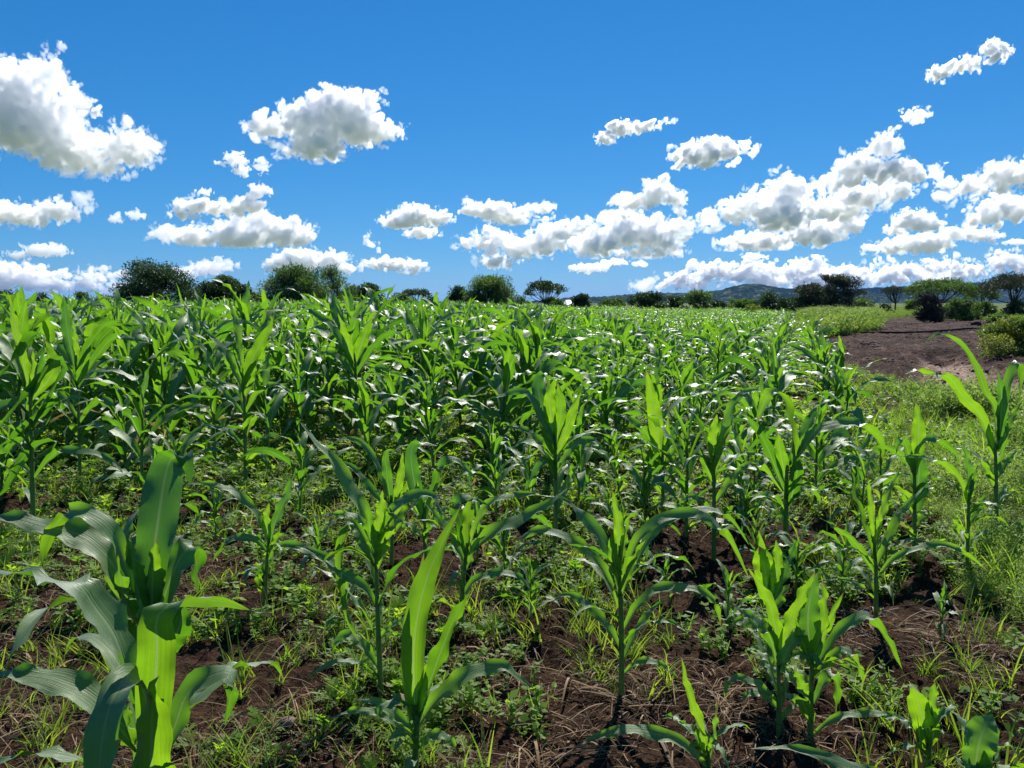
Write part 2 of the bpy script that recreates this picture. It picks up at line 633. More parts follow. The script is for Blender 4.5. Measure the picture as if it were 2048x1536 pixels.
cloud([(1180, 535, 40, 10), (1230, 525, 30, 8), (1280, 528, 20, 6)], 'scraps of cloud strung out beneath the grey based cloud', thin=True, seed=22)
cloud([(1500, 410, 60, 28), (1570, 390, 45, 38), (1560, 430, 75, 38), (1470, 425, 50, 22), (1420, 440, 40, 16), (1600, 410, 30, 30)], 'big heaped cumulus with shaded belly over the far hill', seed=23, flat=466, shrink=.88)
cloud([(1520, 480, 80, 20), (1620, 465, 70, 28), (1680, 455, 45, 20), (1470, 490, 30, 10)], 'long lower shelf of cloud under the heaped cumulus', seed=24, flat=499, shrink=.88)
cloud([(1765, 295, 34, 30), (1720, 330, 55, 30), (1780, 340, 65, 24), (1680, 355, 40, 18), (1830, 350, 30, 12)], 'tall pointed cumulus with a shadowed step across it', seed=25, flat=378, shrink=.88)
cloud([(1720, 395, 60, 26), (1780, 385, 40, 24), (1650, 415, 45, 22), (1690, 415, 60, 22)], 'grey bottomed cloud just under the tall pointed cumulus', seed=26, flat=442, shrink=.88)
cloud([(1875, 350, 14, 14), (1890, 365, 22, 10)], 'loose wisp trailing off the tall pointed cumulus', thin=True, seed=27, amp=.5)
cloud([(1240, 255, 28, 18), (1215, 275, 22, 12), (1280, 254, 34, 9), (1330, 246, 18, 5)], 'small white cloud with a thin tail drawn out sideways', seed=28, amp=.46)
cloud([(1420, 300, 55, 26), (1390, 312, 46, 24), (1460, 302, 36, 16), (1490, 300, 18, 8)], 'compact oval cloud hanging alone right of the tailed one', seed=30, amp=.46)
cloud([(1975, 105, 24, 16), (1930, 125, 34, 12), (1890, 133, 28, 12), (1990, 118, 22, 11)], 'small bright cloud high up in the corner of the sky', seed=31, amp=.46)
cloud([(1830, 234, 26, 12)], 'faint little puff above the tall pointed cumulus', thin=True, seed=32, amp=.5)
cloud([(2010, 350, 55, 28), (1950, 370, 50, 18), (1900, 385, 34, 10), (2060, 350, 50, 34)], 'tilted cloud cut by the right edge of the frame', seed=33, shrink=.88)
cloud([(2010, 415, 60, 26), (1970, 430, 40, 16), (2060, 410, 40, 30)], 'grey cloud at the right edge beneath the tilted one', seed=34, shrink=.88)
cloud([(1825, 440, 40, 20), (1850, 450, 30, 14), (1790, 458, 24, 9)], 'small cumulus between the lower shelf and the right edge clouds', seed=35, flat=468)
cloud([(1850, 485, 60, 20), (1800, 490, 55, 14), (1900, 470, 30, 16), (1750, 490, 26, 8), (1945, 475, 40, 14)], 'long low cloud bank above the umbrella thorn', seed=36, flat=509, shrink=.88)
cloud([(1360, 560, 60, 16), (1430, 545, 55, 22), (1500, 545, 60, 22), (1300, 570, 40, 9)], 'pale heap of cloud behind the low hill', seed=37, amp=.55, shrink=.85)
cloud([(1620, 540, 70, 24), (1700, 550, 70, 22), (1560, 560, 60, 18), (1780, 545, 60, 22), (1840, 555, 50, 18), (1650, 560, 70, 18)], 'long pale cloud bank lying along the hill ridge', seed=38, amp=.6, shrink=.84)
cloud([(1890, 530, 45, 14), (1940, 540, 50, 16), (2010, 525, 50, 18), (2050, 540, 40, 22)], 'pale cloud low behind the acacias at the right edge', seed=39, amp=.55, shrink=.85)
cloud([(1505, 513, 28, 8)], 'tiny flat scrap over the hill under the lower shelf', thin=True, seed=40)
cloud([(2030, 483, 24, 6)], 'tiny flat scrap at the right edge under the grey cloud', thin=True, seed=41)

# ------------------------------------------------------------------ ground
BARE = [(1640, 700), (1660, 672), (1745, 664), (1758, 640), (1830, 634), (1960, 638), (2060, 650), (2300, 650), (2300, 900),
        (2060, 835), (1995, 800), (1900, 780), (1800, 764), (1720, 738)]
GULLY = [(1885, 712), (1900, 735), (1925, 755), (1965, 772), (2030, 792), (2120, 815)]
GULLY_W = np.array([G(*p) for p in GULLY])
WEEDY = [(1645, 712), (1700, 740), (1760, 764), (1830, 786), (1900, 802), (1995, 828), (2060, 864), (2500, 1010), (2500, 1600), (2080, 1420),
         (1960, 1230), (1935, 1130), (1880, 1040), (1770, 960), (1705, 880), (1690, 800), (1650, 740)]
EDGE = np.array([G(2040, 1420), G(1960, 1180), G(1700, 880), G(1645, 720), G(1610, 655), G(1575, 630), G(1560, 620)])   # right border of the maize


def edge_x(y):
    return np.interp(y, EDGE[:, 1], EDGE[:, 0])


def seg_dist(x, y, line):
    d = np.full(np.shape(x), 1e9)
    tt = np.zeros(np.shape(x))
    L = len(line) - 1
    for i in range(L):
        a, b = line[i], line[i + 1]
        ab = b - a
        t = np.clip(((x - a[0]) * ab[0] + (y - a[1]) * ab[1]) / (ab @ ab), 0, 1)
        q = np.hypot(x - a[0] - t * ab[0], y - a[1] - t * ab[1])
        tt = np.where(q < d, (i + t) / L, tt)
        d = np.minimum(d, q)
    return d, tt


def masks(x, y):
    px, py = proj(x + 0.25 * perlin(x * .8, y * .8, 41) + .12 * perlin(x * 3, y * 3, 42), y + 0.5 * perlin(x * .5, y * .5, 43), 0.0 * x)
    ok = y > 1
    bare = in_poly(px, py, BARE) & ok
    d, t = seg_dist(x, y, GULLY_W)
    wid = 0.6 + 1.3 * t
    wet = np.where(ok, smooth(1.0, 0.3, d / wid + 0.35 * perlin(x * 2.2, y * 2.2, 44)), 0) * smooth(0.0, .1, t)
    return bare.astype(float), wet, d, t


def height(x, y, detail=True):
    x, y = np.asarray(x, float), np.asarray(y, float)
    r = np.hypot(x, y)
    h = 0.05 * perlin(x * .45, y * .45, 1) + 0.02 * perlin(x * 1.4, y * 1.4, 2)
    px, py = proj(x, y, 0 * x)
    bare, wet, d, t = masks(x, y)
    h = h - 0.30 * np.exp(-(d / (0.55 + 0.6 * t)) ** 2) * (y > 1) + 0.14 * np.exp(-((d - 1.4) / .8) ** 2) * (y > 1)
    far = 1 - smooth(30, 60, r)
    # clods: lumps with sharp dark gaps
    c1 = np.abs(perlin(x * 3.1, y * 3.1, 3)) ** .8
    c2 = np.abs(perlin(x * 7.7 + c1, y * 7.7, 4)) ** .8
    patch = smooth(-.25, .3, perlin(x * .9, y * .9, 7))
    h = h + far * (0.07 * c1 + (0.02 + .05 * patch) * c2)
    if detail:
        c3 = np.abs(perlin(x * 17 + 2 * c2, y * 17, 5)) ** .75
        c4 = perlin(x * 43, y * 43, 6)
        nr = 1 - smooth(9, 16, r)
        h = h + nr * ((.012 + .050 * patch) * c3 + .012 * np.abs(c4))
    # cracked, trodden lumps on the bare clay
    h = h + bare * (1 - smooth(60, 100, r)) * (0.16 * np.abs(perlin(x * .9, y * .9, 8)) + 0.20 * np.abs(perlin(x * 2.3, y * 2.3, 9)) + .10 * perlin(x * 5.3, y * 5.3, 10))
    # the land swells very slightly behind
    return h - 0.05 * far


def build_ground():
    rr = [0.25]
    while rr[-1] < 30000:
        r = rr[-1]
        k = 1.03 if r < 1.3 else (1.0045 if r < 9 else (1.008 if r < 30 else (1.012 if r < 90 else 1.05)))
        rr.append(r * k)
    rr = np.array(rr)
    half = math.radians(44)
    front = np.linspace(-half, half, 520)
    back = np.linspace(half, 2 * math.pi - half, 60)[1:-1]
    th = np.concatenate([front, back])
    R, T = np.meshgrid(rr, th, indexing='ij')
    x, y = R * np.sin(T), R * np.cos(T)
    z = height(x, y)
    bare, wet, d, t = masks(x, y)
    nr, na = R.shape
    v = np.stack([x, y, z], -1).reshape(-1, 3)
    i = np.arange(nr - 1)[:, None] * na
    k = np.arange(na)[None]
    k2 = (k + 1) % na
    f = np.stack([i + k2, i + k, i + na + k, i + na + k2], -1).reshape(-1, 4)
    # centre fan
    v = np.concatenate([v, [[0, 0, z[0].mean()]]])
    c = len(v) - 1
    fan = np.stack([np.full(na, c), np.arange(na), (np.arange(na) + 1) % na], 1)
    green = smooth(14, 40, np.hypot(x, y)) * (1 - bare)
    m, nt, nodes, links = mat_new('farm_soil')
    out = nodes.new('ShaderNodeOutputMaterial')
    b = nodes.new('ShaderNodeBsdfPrincipled')
    geo = nodes.new('ShaderNodeNewGeometry')
    pos = geo.outputs['Position']
    n1 = noise(nt, pos, 1.3, 5, .6)
    n2 = noise(nt, pos, 9.0, 6, .65)
    n3 = noise(nt, pos, 60.0, 4, .65)
    vo = nodes.new('ShaderNodeTexVoronoi')
    vo.inputs['Scale'].default_value = 26
    links.new(pos, vo.inputs['Vector'])
    soil = mixc(nt, maprange(nt, n1, .35, .65), (.020, .0115, .0075), (.054, .029, .018))
    soil = mixc(nt, math_n(nt, 'MULTIPLY', maprange(nt, n2, .4, .7), .75), soil, (.092, .050, .031))
    soil = mixc(nt, math_n(nt, 'MULTIPLY', maprange(nt, n3, .5, .75), .6), soil, (.16, .094, .055))
    soil = mixc(nt, math_n(nt, 'MULTIPLY', maprange(nt, n3, .45, .25), .6), soil, (.03, .02, .015))
    nb = noise(nt, pos, .55, 5, .6)
    clay = mixc(nt, maprange(nt, nb, .38, .62), (.050, .031, .025), (.11, .066, .050))
    clay = mixc(nt, math_n(nt, 'MULTIPLY', maprange(nt, n2, .45, .7), .7), clay, (.038, .025, .022))
    n5 = noise(nt, pos, 3.2, 5, .65)
    clay = mixc(nt, math_n(nt, 'MULTIPLY', maprange(nt, n5, .47, .60), .85), clay, (.026, .017, .015))
    n7 = noise(nt, pos, 1.7, 5, .7)
    clay = mixc(nt, math_n(nt, 'MULTIPLY', maprange(nt, n7, .54, .66), .7), clay, (.20, .135, .11))
    col = mixc(nt, attr(nt, 'bare'), soil, clay)
    col = mixc(nt, attr(nt, 'wet'), col, mixc(nt, maprange(nt, n2, .35, .65), (.22, .14, .10), (.50, .38, .30)))
    gr = mixc(nt, n2, (.05, .085, .02), (.13, .17, .04))
    col = mixc(nt, math_n(nt, 'MULTIPLY', attr(nt, 'green'), .85), col, gr)
    links.new(col, b.inputs['Base Color'])
    b.inputs['Roughness'].default_value = .82
    b.inputs['Specular IOR Level'].default_value = .04
    n6 = noise(nt, pos, 150.0, 3, .7)
    hsum = math_n(nt, 'ADD', math_n(nt, 'ADD', math_n(nt, 'MULTIPLY', n2, 1.4), math_n(nt, 'ADD', math_n(nt, 'MULTIPLY', n6, .3), math_n(nt, 'MULTIPLY', math_n(nt, 'MULTIPLY', n5, attr(nt, 'bare')), 5.0))), math_n(nt, 'ADD', math_n(nt, 'MULTIPLY', n3, .8), math_n(nt, 'MULTIPLY', vo.outputs['Distance'], .5)))
    bp = nodes.new('ShaderNodeBump')
    bp.inputs['Strength'].default_value = 1.0
    bp.inputs['Distance'].default_value = .045
    links.new(hsum, bp.inputs['Height'])
    links.new(bp.outputs[0], b.inputs['Normal'])
    links.new(b.outputs[0], out.inputs['Surface'])
    z0 = np.zeros(1)
    at = {'bare': np.concatenate([bare.ravel(), z0]), 'wet': np.concatenate([wet.ravel(), z0]), 'green': np.concatenate([green.ravel(), z0])}
    tag(link('ground', new_mesh('ground', v, [f, fan], m, None, at)), kind='structure')


build_ground()

# ------------------------------------------------------------------ hills with scattered bush
def build_hills():
    m, nt, nodes, links = mat_new('bush_covered_hillside')
    out = nodes.new('ShaderNodeOutputMaterial')
    b = nodes.new('ShaderNodeBsdfPrincipled')
    geo = nodes.new('ShaderNodeNewGeometry')
    pos = geo.outputs['Position']
    n1 = noise(nt, pos, .045, 4, .65)
    n2 = noise(nt, pos, .006, 4, .6)
    col = mixc(nt, maprange(nt, n1, .44, .56), (.004, .013, .008), (.035, .055, .028))
    col = mixc(nt, maprange(nt, n2, .40, .62), col, (.008, .018, .010))
    n4 = noise(nt, pos, .03, 3, .7)
    col = mixc(nt, math_n(nt, 'MULTIPLY', maprange(nt, n4, .55, .63), .8), col, (.13, .15, .085))
    links.new(col, b.inputs['Base Color'])
    b.inputs['Roughness'].default_value = .95
    b.inputs['Specular IOR Level'].default_value = 0.0
    links.new(b.outputs[0], out.inputs['Surface'])
    for name, prof, D, dep, sd in (
        ('hills', [(1020, 604), (1090, 600), (1140, 594), (1200, 592), (1290, 588), (1350, 587), (1400, 585), (1440, 581), (1465, 573), (1490, 569), (1520, 570), (1550, 574), (1580, 577), (1640, 579), (1700, 582), (1800, 590), (1900, 604)], 3600, 700, 51),
        ('hills', [(1500, 604), (1580, 589), (1650, 580), (1720, 576), (1800, 574), (1880, 570), (1940, 565), (2010, 562), (2080, 560), (2300, 556), (2700, 562), (3000, 575), (3400, 604)], 5200, 1100, 52),
    ):
        prof = np.array(prof, float)
        px = np.arange(prof[0, 0], prof[-1, 0], 1.3)
        top = np.interp(px, prof[:, 0], prof[:, 1])
        hgt = (HORIZON - top) / FPX * D + CAM_H
        s = np.linspace(0, 1, 46)
        PX, S = np.meshgrid(px, s, indexing='ij')
        H = np.repeat(hgt[:, None], len(s), 1)
        crest = .55
        shape = np.where(S < crest, smooth(0, crest, S) ** 1.1, 1 - smooth(crest, 1, S) * .9)
        a = np.arctan((PX - 1024) / FPX)
        R = (D + (S - crest) * dep) / np.cos(a)
        x, y = R * np.sin(a), R * np.cos(a)
        # bushes stand out as small bumps along the skyline
        bush = np.clip(perlin(x * .055, y * .055, sd), 0, 1) * 9 * smooth(.05, .3, S)
        z = H * shape + fbm(x * .004, y * .004, 3, sd + 1) * 8 * shape + bush - 1.5
        n0, n1_ = PX.shape
        v = np.stack([x, y, z], -1).reshape(-1, 3)
        i = np.arange(n0 - 1)[:, None] * n1_
        k = np.arange(n1_ - 1)[None]
        f = np.stack([i + k, i + n1_ + k, i + n1_ + k + 1, i + k + 1], -1).reshape(-1, 4)
        tag(link(name, new_mesh(name, v, f, m)), kind='structure')


build_hills()

# ------------------------------------------------------------------ the air between here and the hills
def build_haze():
    m, nt, nodes, links = mat_new('air_haze')
    out = nodes.new('ShaderNodeOutputMaterial')
    pv = nodes.new('ShaderNodeVolumePrincipled')
    pv.inputs['Color'].default_value = (.22, .47, 1.0, 1)
    pv.inputs['Density'].default_value = 0.00003
    pv.inputs['Anisotropy'].default_value = .1
    links.new(pv.outputs[0], out.inputs['Volume'])
    X, Y0, Y1, Z0, Z1 = 33000, -33000, 33000, -2.5, 210
    v = [(sx, y, z) for z in (Z0, Z1) for (sx, y) in ((-X, Y0), (X, Y0), (X, Y1), (-X, Y1))]
    f = np.array([[3, 2, 1, 0], [4, 5, 6, 7], [0, 1, 5, 4], [1, 2, 6, 5], [2, 3, 7, 6], [3, 0, 4, 7]])
    tag(link('haze', new_mesh('haze', v, f, m, smooth_shade=False)), kind='stuff')


build_haze()

# ------------------------------------------------------------------ maize
M_LEAF = leaf_material('maize_leaf', (.034, .105, .018), (.075, .19, .018), (.105, .345, .010), (.38, .70, .014), trans=.47, rough=.44, spec=.44, tip=True, ior=1.5, sheen_tone=.5)
M_STALK = leaf_material('maize_stalk', (.09, .19, .035), (.21, .29, .07), (.14, .32, .02), (.3, .5, .04), trans=.25, rough=.4, spec=.7, veins=False)
nt = M_STALK.node_tree


def catmull(pts, n):
    pts = np.asarray(pts, float)
    p = np.concatenate([[2 * pts[0] - pts[1]], pts, [2 * pts[-1] - pts[-2]]])
    m = len(pts) - 1
    u = np.linspace(0, m, n)
    i = np.minimum(u.astype(int), m - 1)
    t = (u - i)[:, None]
    a, b, c, d = p[i], p[i + 1], p[i + 2], p[i + 3]
    return .5 * ((2 * b) + (c - a) * t + (2 * a - 5 * b + 4 * c - d) * t ** 2 + (3 * b - a - 3 * c + d) * t ** 3)


def resample(path, n):
    d = np.concatenate([[0], np.cumsum(np.linalg.norm(np.diff(path, axis=0), axis=1))])
    s = np.linspace(0, d[-1], n)
    return np.stack([np.interp(s, d, path[:, k]) for k in range(3)], 1), d[-1]


def blade(path, out_dir, width, twist0=0.0, twist1=0.0, fold0=.9, fold1=.12, ruffle=.012, seed=0, nx=7, base=.35, peak=.38, ragged=0.0, cut=None, face=None):
    """A maize leaf blade along a path: channelled at its base, flat and wavy further out, tapering to a point."""
    r = np.random.default_rng(seed)
    n = len(path)
    s = np.linspace(0, 1, n)
    t = np.gradient(path, axis=0)
    t /= np.linalg.norm(t, axis=1, keepdims=True) + 1e-9
    o = np.array([out_dir[0], out_dir[1], 0.0])
    o /= np.linalg.norm(o) + 1e-9
    s0 = np.array([o[1], -o[0], 0])                       # horizontal across the blade
    side = s0[None] - (t @ s0)[:, None] * t
    side /= np.linalg.norm(side, axis=1, keepdims=True) + 1e-9
    if face is not None:                                  # blade rolled part way towards a given point
        eye, k = face
        vd = path - eye
        sf = np.cross(t, vd)
        sf /= np.linalg.norm(sf, axis=1, keepdims=True) + 1e-9
        sf *= np.sign((sf * side).sum(1, keepdims=True) + 1e-6)
        side = side * (1 - k) + sf * k
        side -= (side * t).sum(1, keepdims=True) * t
        side /= np.linalg.norm(side, axis=1, keepdims=True) + 1e-9
    nrm = np.cross(side, t)                               # upper face
    tw = twist0 + (twist1 - twist0) * s ** 1.2
    c, q = np.cos(tw)[:, None], np.sin(tw)[:, None]
    side, nrm = side * c + nrm * q, nrm * c - side * q
    w = np.where(s < peak, base + (1 - base) * np.sin(np.pi / 2 * s / peak) ** 1.0, np.cos(np.pi / 2 * np.clip((s - peak) / (1 - peak), 0, 1)) ** .85)
    if cut is not None:                                   # broken or chewed off end
        w = np.where(s > cut, w * (.75 + .25 * r.random(n)), w)
    w = np.maximum(w, .012) * width * .5
    fold = fold0 + (fold1 - fold0) * smooth(0, .5, s)
    u = np.linspace(-1, 1, nx)
    ph1, ph2 = r.uniform(0, 6.28, 2)
    k1, k2 = r.uniform(2.2, 4.2, 2)
    amp = ruffle * smooth(.06, .3, s) * (1 - smooth(.8, 1, s))
    e1 = np.sin(s * 6.283 * k1 + ph1) + .5 * np.sin(s * 6.283 * k1 * 2.3 + ph2)
    e2 = np.sin(s * 6.283 * k2 + ph2) + .5 * np.sin(s * 6.283 * k2 * 1.9 + ph1)
    if ragged > .3:
        bite = np.clip(np.abs(np.interp(s * 40, np.arange(42), r.normal(0, .5, 42))) - .35, 0, .6)
    V = np.zeros((n, nx, 3))
    for j, uu in enumerate(u):
        a = abs(uu)
        ca, sa = np.cos(fold * a), np.sin(fold * a)
        wj = w if ragged == 0 else w * (1 - ragged * a ** 3 * r.random(n))
        if ragged > .3 and uu > 0:
            wj = wj * (1 - bite * a ** 2)
        edge = (e1 if uu < 0 else e2) * amp * a ** 2
        V[:, j] = path + side * (uu * wj * ca)[:, None] + nrm * (a * wj * sa + edge)[:, None]
    i = np.arange(n - 1)[:, None] * nx
    k = np.arange(nx - 1)[None]
    f = np.stack([i + k, i + k + 1, i + nx + k + 1, i + nx + k], -1).reshape(-1, 4)
    uv = np.stack([np.tile((u + 1) / 2, n), np.repeat(s, nx)], 1)
    return V.reshape(-1, 3), f, uv


def stalk_geo(g, pts, r0, r1, nodes_s, seg=8, tint=.4):
    pts = np.asarray(pts, float)
    n = 22 if seg > 5 else 4
    path = catmull(pts, n)
    s = np.linspace(0, 1, n)
    rad = r0 + (r1 - r0) * s
    for q in nodes_s:
        rad = rad * (1 + .16 * np.exp(-((s - q) / .02) ** 2))
    v, f, uv = tube(path, rad, seg)
    tt = np.repeat(np.clip(tint + .35 * (1 - s) ** 3, 0, 1), seg)
    g.add(v, f, uv, tt)


def maize_plan(h, seed, nl=None, az=None, droop=1.0, lean=None, wide=1.0):
    """Where a maize plant's stalk and leaves go (local coordinates, metres)."""
    r = np.random.default_rng(seed)
    nl = nl or int(r.integers(9, 13))
    az = r.uniform(0, math.pi) if az is None else az
    hs = h * r.uniform(.58, .68)
    lean = r.normal(0, .035, 2) * h if lean is None else np.array(lean)
    stalk = np.array([[0, 0, -.03], [lean[0] * .35, lean[1] * .35, hs * .5], [lean[0], lean[1], hs]])
    leaves = []
    W = .112 * (h / 1.2) ** .35 * wide
    for i in range(nl):
        q = i / (nl - 1)
        z = hs * (.10 + .90 * q ** .85)
        b = z / hs
        p0 = np.array([lean[0] * b ** 1.5, lean[1] * b ** 1.5, z])
        a = az + (i % 2) * math.pi + r.normal(0, .5)
        L = h * (.34 + .34 * math.sin(math.pi * min(1, .12 + q * .80))) * r.uniform(.85, 1.15)
        e0 = math.radians(48 + 34 * q + r.normal(0, 6))
        D = math.radians((158 - 95 * q ** 2) * r.uniform(.65, 1.2)) * droop
        if q > .86:
            D *= .45
            L *= .8
        n = 60
        s = np.linspace(0, 1, n)
        e = e0 - D * s ** r.uniform(1.3, 2.1)
        e = np.maximum(e, math.radians(-86))
        aa = a + r.normal(0, .45) * s ** 2
        st = L / (n - 1)
        d = np.stack([np.cos(e) * np.cos(aa), np.cos(e) * np.sin(aa), np.sin(e)], 1) * st
        path = p0 + np.concatenate([[np.zeros(3)], np.cumsum(d[:-1], axis=0)])
        path[:, 2] = np.maximum(path[:, 2], .012)
        w = W * (.55 + .55 * math.sin(math.pi * min(1, .15 + .8 * q))) * r.uniform(.85, 1.15)
        if q > .92:
            w *= .7
        dry_ = i < 2 and r.random() < .4
        leaves.append(dict(path=path, out=(math.cos(a), math.sin(a)), width=w, twist=(r.normal(0, .1), r.normal(0, .75)), fold0=1.15 if q > .8 else .85,
                           fold1=.55 if q > .92 else .16, ruffle=.011 * (w / .08) * r.uniform(.5, 1.5), seed=int(r.integers(1e6)),
                           ragged=.10 if r.random() < .5 else 0,
                           tint=float(r.uniform(1.15, 1.7)) if dry_ else float(np.clip(.16 + .38 * max(0, q - .55) / .45 + r.normal(0, .18), 0, 1))))
    return stalk, leaves, hs, h


def leaf_mesh(lf, n=18, nx=7):
    path, _ = resample(lf['path'], n)
    v, f, uv = blade(path, lf['out'], lf['width'], *lf['twist'], fold0=lf['fold0'], fold1=lf['fold1'], ruffle=lf['ruffle'], seed=lf['seed'], nx=nx,
                     ragged=lf.get('ragged', 0), cut=lf.get('cut'), base=lf.get('base', .35), peak=lf.get('peak', .38), face=lf.get('face'))
    return v, f, uv, np.full(len(v), lf['tint'])


def plant_objects(plan, loc, rotz=0.0, scale=1.0, n=18, nx=7):
    stalk, leaves, hs, h = plan
    root = link('maize_plant', None)
    root.location = loc
    root.rotation_euler = (0, 0, rotz)
    root.scale = (scale,) * 3
    root.empty_display_size = .1
    g = Geo()
    r0 = .0085 + .0085 * h
    stalk_geo(g, stalk, r0, r0 * .5, np.linspace(.1, .9, 6))
    link('stalk', g.mesh('stalk', M_STALK), root)
    for lf in leaves:
        v, f, uv, t = leaf_mesh(lf, n, nx)
        link('leaf', new_mesh('leaf', v, f, M_LEAF, uv, {'tint': t}), root)
    return root


def copy_plant(src, loc, rotz, scale):
    r = src.copy()
    COL.objects.link(r)
    r.location, r.rotation_euler, r.scale = loc, (0, 0, rotz), (scale,) * 3
    for ch in src.children:
        c = ch.copy()
        COL.objects.link(c)
        c.parent = r
    return r


MAIZE_GROUP = 'maize plants of the field'
TAKEN = []            # ground positions already used


def zg(x, y):
    return float(height(np.array([x]), np.array([y]), False)[0])


# ---- the plants one can tell apart, each read off the photograph.
# base pixel on the ground (or None), forward distance, stalk pixels bottom -> top, leaves: pixel path + depth offsets
def traced(label, yd, stalk, leaves, r0=.014, seed=0, fill=6):
    """stalk: [(px, py), ...] from the ground up; leaf: (width m, [(px, py, dy), ...], options)."""
    sp = [P(x, y, yd) for x, y in stalk]
    bx, by = sp[0][0], sp[0][1]
    z0 = zg(bx, by)
    base = np.array([bx, by, z0])
    root = link('maize_plant', None)
    root.location = base
    root.empty_display_size = .1
    pts = [np.array([0, 0, -.03])] + [p - base for p in sp[1:]]
    if len(pts) == 2:
        pts.insert(1, (pts[0] + pts[1]) / 2)
    g = Geo()
    stalk_geo(g, pts, r0, r0 * .55, np.linspace(.12, .9, 6))
    link('stalk', g.mesh('stalk', M_STALK), root)
    for j, (w, pp, opt) in enumerate(leaves):
        ctl = np.array([P(q[0], q[1], yd + (q[2] if len(q) > 2 else 0)) for q in pp]) - base
        path, L = resample(catmull(ctl, 60), 26)
        d = ctl[-1] - ctl[0]
        if 'dir' in opt:                      # bearing the leaf grows towards, degrees: 0 right, 90 away
            a = math.radians(opt['dir'])
            o = (math.cos(a), math.sin(a))
        else:
            o = (d[0], d[1])
        lf = dict(path=path, out=o, width=w, twist=opt.get('tw', (0, .2)) if 'dir' in opt else (0, opt.get('tw', (0, 0))[1] * .5), fold0=opt.get('f0', .7), fold1=opt.get('f1', .14), ruffle=opt.get('ruf', .006 + .05 * w),
                  seed=seed * 50 + j, tint=opt.get('tint', .35), ragged=opt.get('rag', 0), cut=opt.get('cut'), base=opt.get('base', .4), peak=opt.get('peak', .4),
                  face=None if 'dir' in opt else (np.array([0, 0, CAM_H]) - base, opt.get('face', .55)))
        v, f, uv, t = leaf_mesh(lf, 26, 9)
        link('leaf', new_mesh('leaf', v, f, M_LEAF, uv, {'tint': t}), root)
    rr = np.random.default_rng(seed + 900)
    top = pts[-1]
    wmax = max(q[0] for q in leaves)
    for j in range(fill):
        b = .12 + .80 * (j + rr.random() * .6) / fill
        q0 = np.array([np.interp(b * top[2], [p[2] for p in pts], [p[k] for p in pts]) for k in (0, 1)] + [b * top[2]])
        a = rr.uniform(0, 6.28)
        L = max(.22, top[2] * rr.uniform(.42, .75))
        e0, D = math.radians(rr.uniform(48, 76)), math.radians(rr.uniform(60, 150))
        s_ = np.linspace(0, 1, 40)
        e = np.maximum(e0 - D * s_ ** 1.6, -1.5)
        aa = a + rr.normal(0, .4) * s_ ** 2
        dd = np.stack([np.cos(e) * np.cos(aa), np.cos(e) * np.sin(aa), np.sin(e)], 1) * L / 39
        path = q0 + np.concatenate([[np.zeros(3)], np.cumsum(dd[:-1], 0)])
        path[:, 2] = np.maximum(path[:, 2], .015)
        lf = dict(path=path, out=(math.cos(a), math.sin(a)), width=wmax * rr.uniform(.38, .62), twist=(rr.normal(0, .1), rr.normal(0, .8)), fold0=.9, fold1=.16,
                  ruffle=.007 * rr.uniform(.5, 1.6), seed=seed * 70 + j, tint=float(rr.uniform(1.15, 1.8)) if (b < .25 and rr.random() < .4) else float(np.clip(rr.normal(.45, .25), 0, 1)), ragged=.08)
        v, f, uv, t = leaf_mesh(lf, 24, 7)
        link('leaf', new_mesh('leaf', v, f, M_LEAF, uv, {'tint': t}), root)
    tag(root, label, 'maize', MAIZE_GROUP)
    TAKEN.append((bx, by, .22))
    return root
T9 = dict(tint=.95, dir=-90)
T8 = dict(tint=.75)
traced('nearest maize plant, its broad grey green blades leaning over the lower left corner', 1.35, [(268, 2240), (285, 1700), (300, 1400)], [
    (.082, [(264, 1400), (233, 1282), (185, 1212), (152, 1168, -.02), (110, 1165, .02), (60, 1150, .05), (-20, 1140, .08)], dict(dir=150, tw=(-.5, -.2), base=.6, tint=.1)),
    (.066, [(302, 1560), (308, 1400, -.03), (314, 1300, -.05), (312, 1240, -.06), (335, 1212, -.05), (385, 1197, 0), (440, 1203, .04), (500, 1220, .08)], dict(dir=-60, base=.75, tint=.75, tw=(0, .3))),
    (.068, [(300, 1480), (288, 1385, -.05), (258, 1362, -.11), (226, 1395, -.16), (206, 1470, -.19), (197, 1560, -.2), (190, 1680, -.2)], dict(dir=-125, base=.6, tint=.15, tw=(.1, .3), peak=.5)),
    (.080, [(300, 1720), (303, 1520, -.05), (304, 1410, -.07), (302, 1370, -.075), (318, 1352, -.06)], dict(dir=-90, tint=1., base=.8, f1=.3, peak=.5)),
    (.062, [(275, 1500), (195, 1405), (130, 1368), (66, 1352), (-30, 1350)], dict(tw=(-.5, -.6), tint=.15)),
    (.05, [(300, 1580), (345, 1465, .03), (375, 1388, .05), (420, 1353, .06), (453, 1344, .06), (467, 1360, .05), (460, 1400, .05), (450, 1450, .05)], dict(tint=.3, tw=(.4, .6))),
    (.06, [(292, 1560), (262, 1490), (250, 1430), (262, 1400)], dict(tint=.6, dir=-120)),
], r0=.016, seed=1)
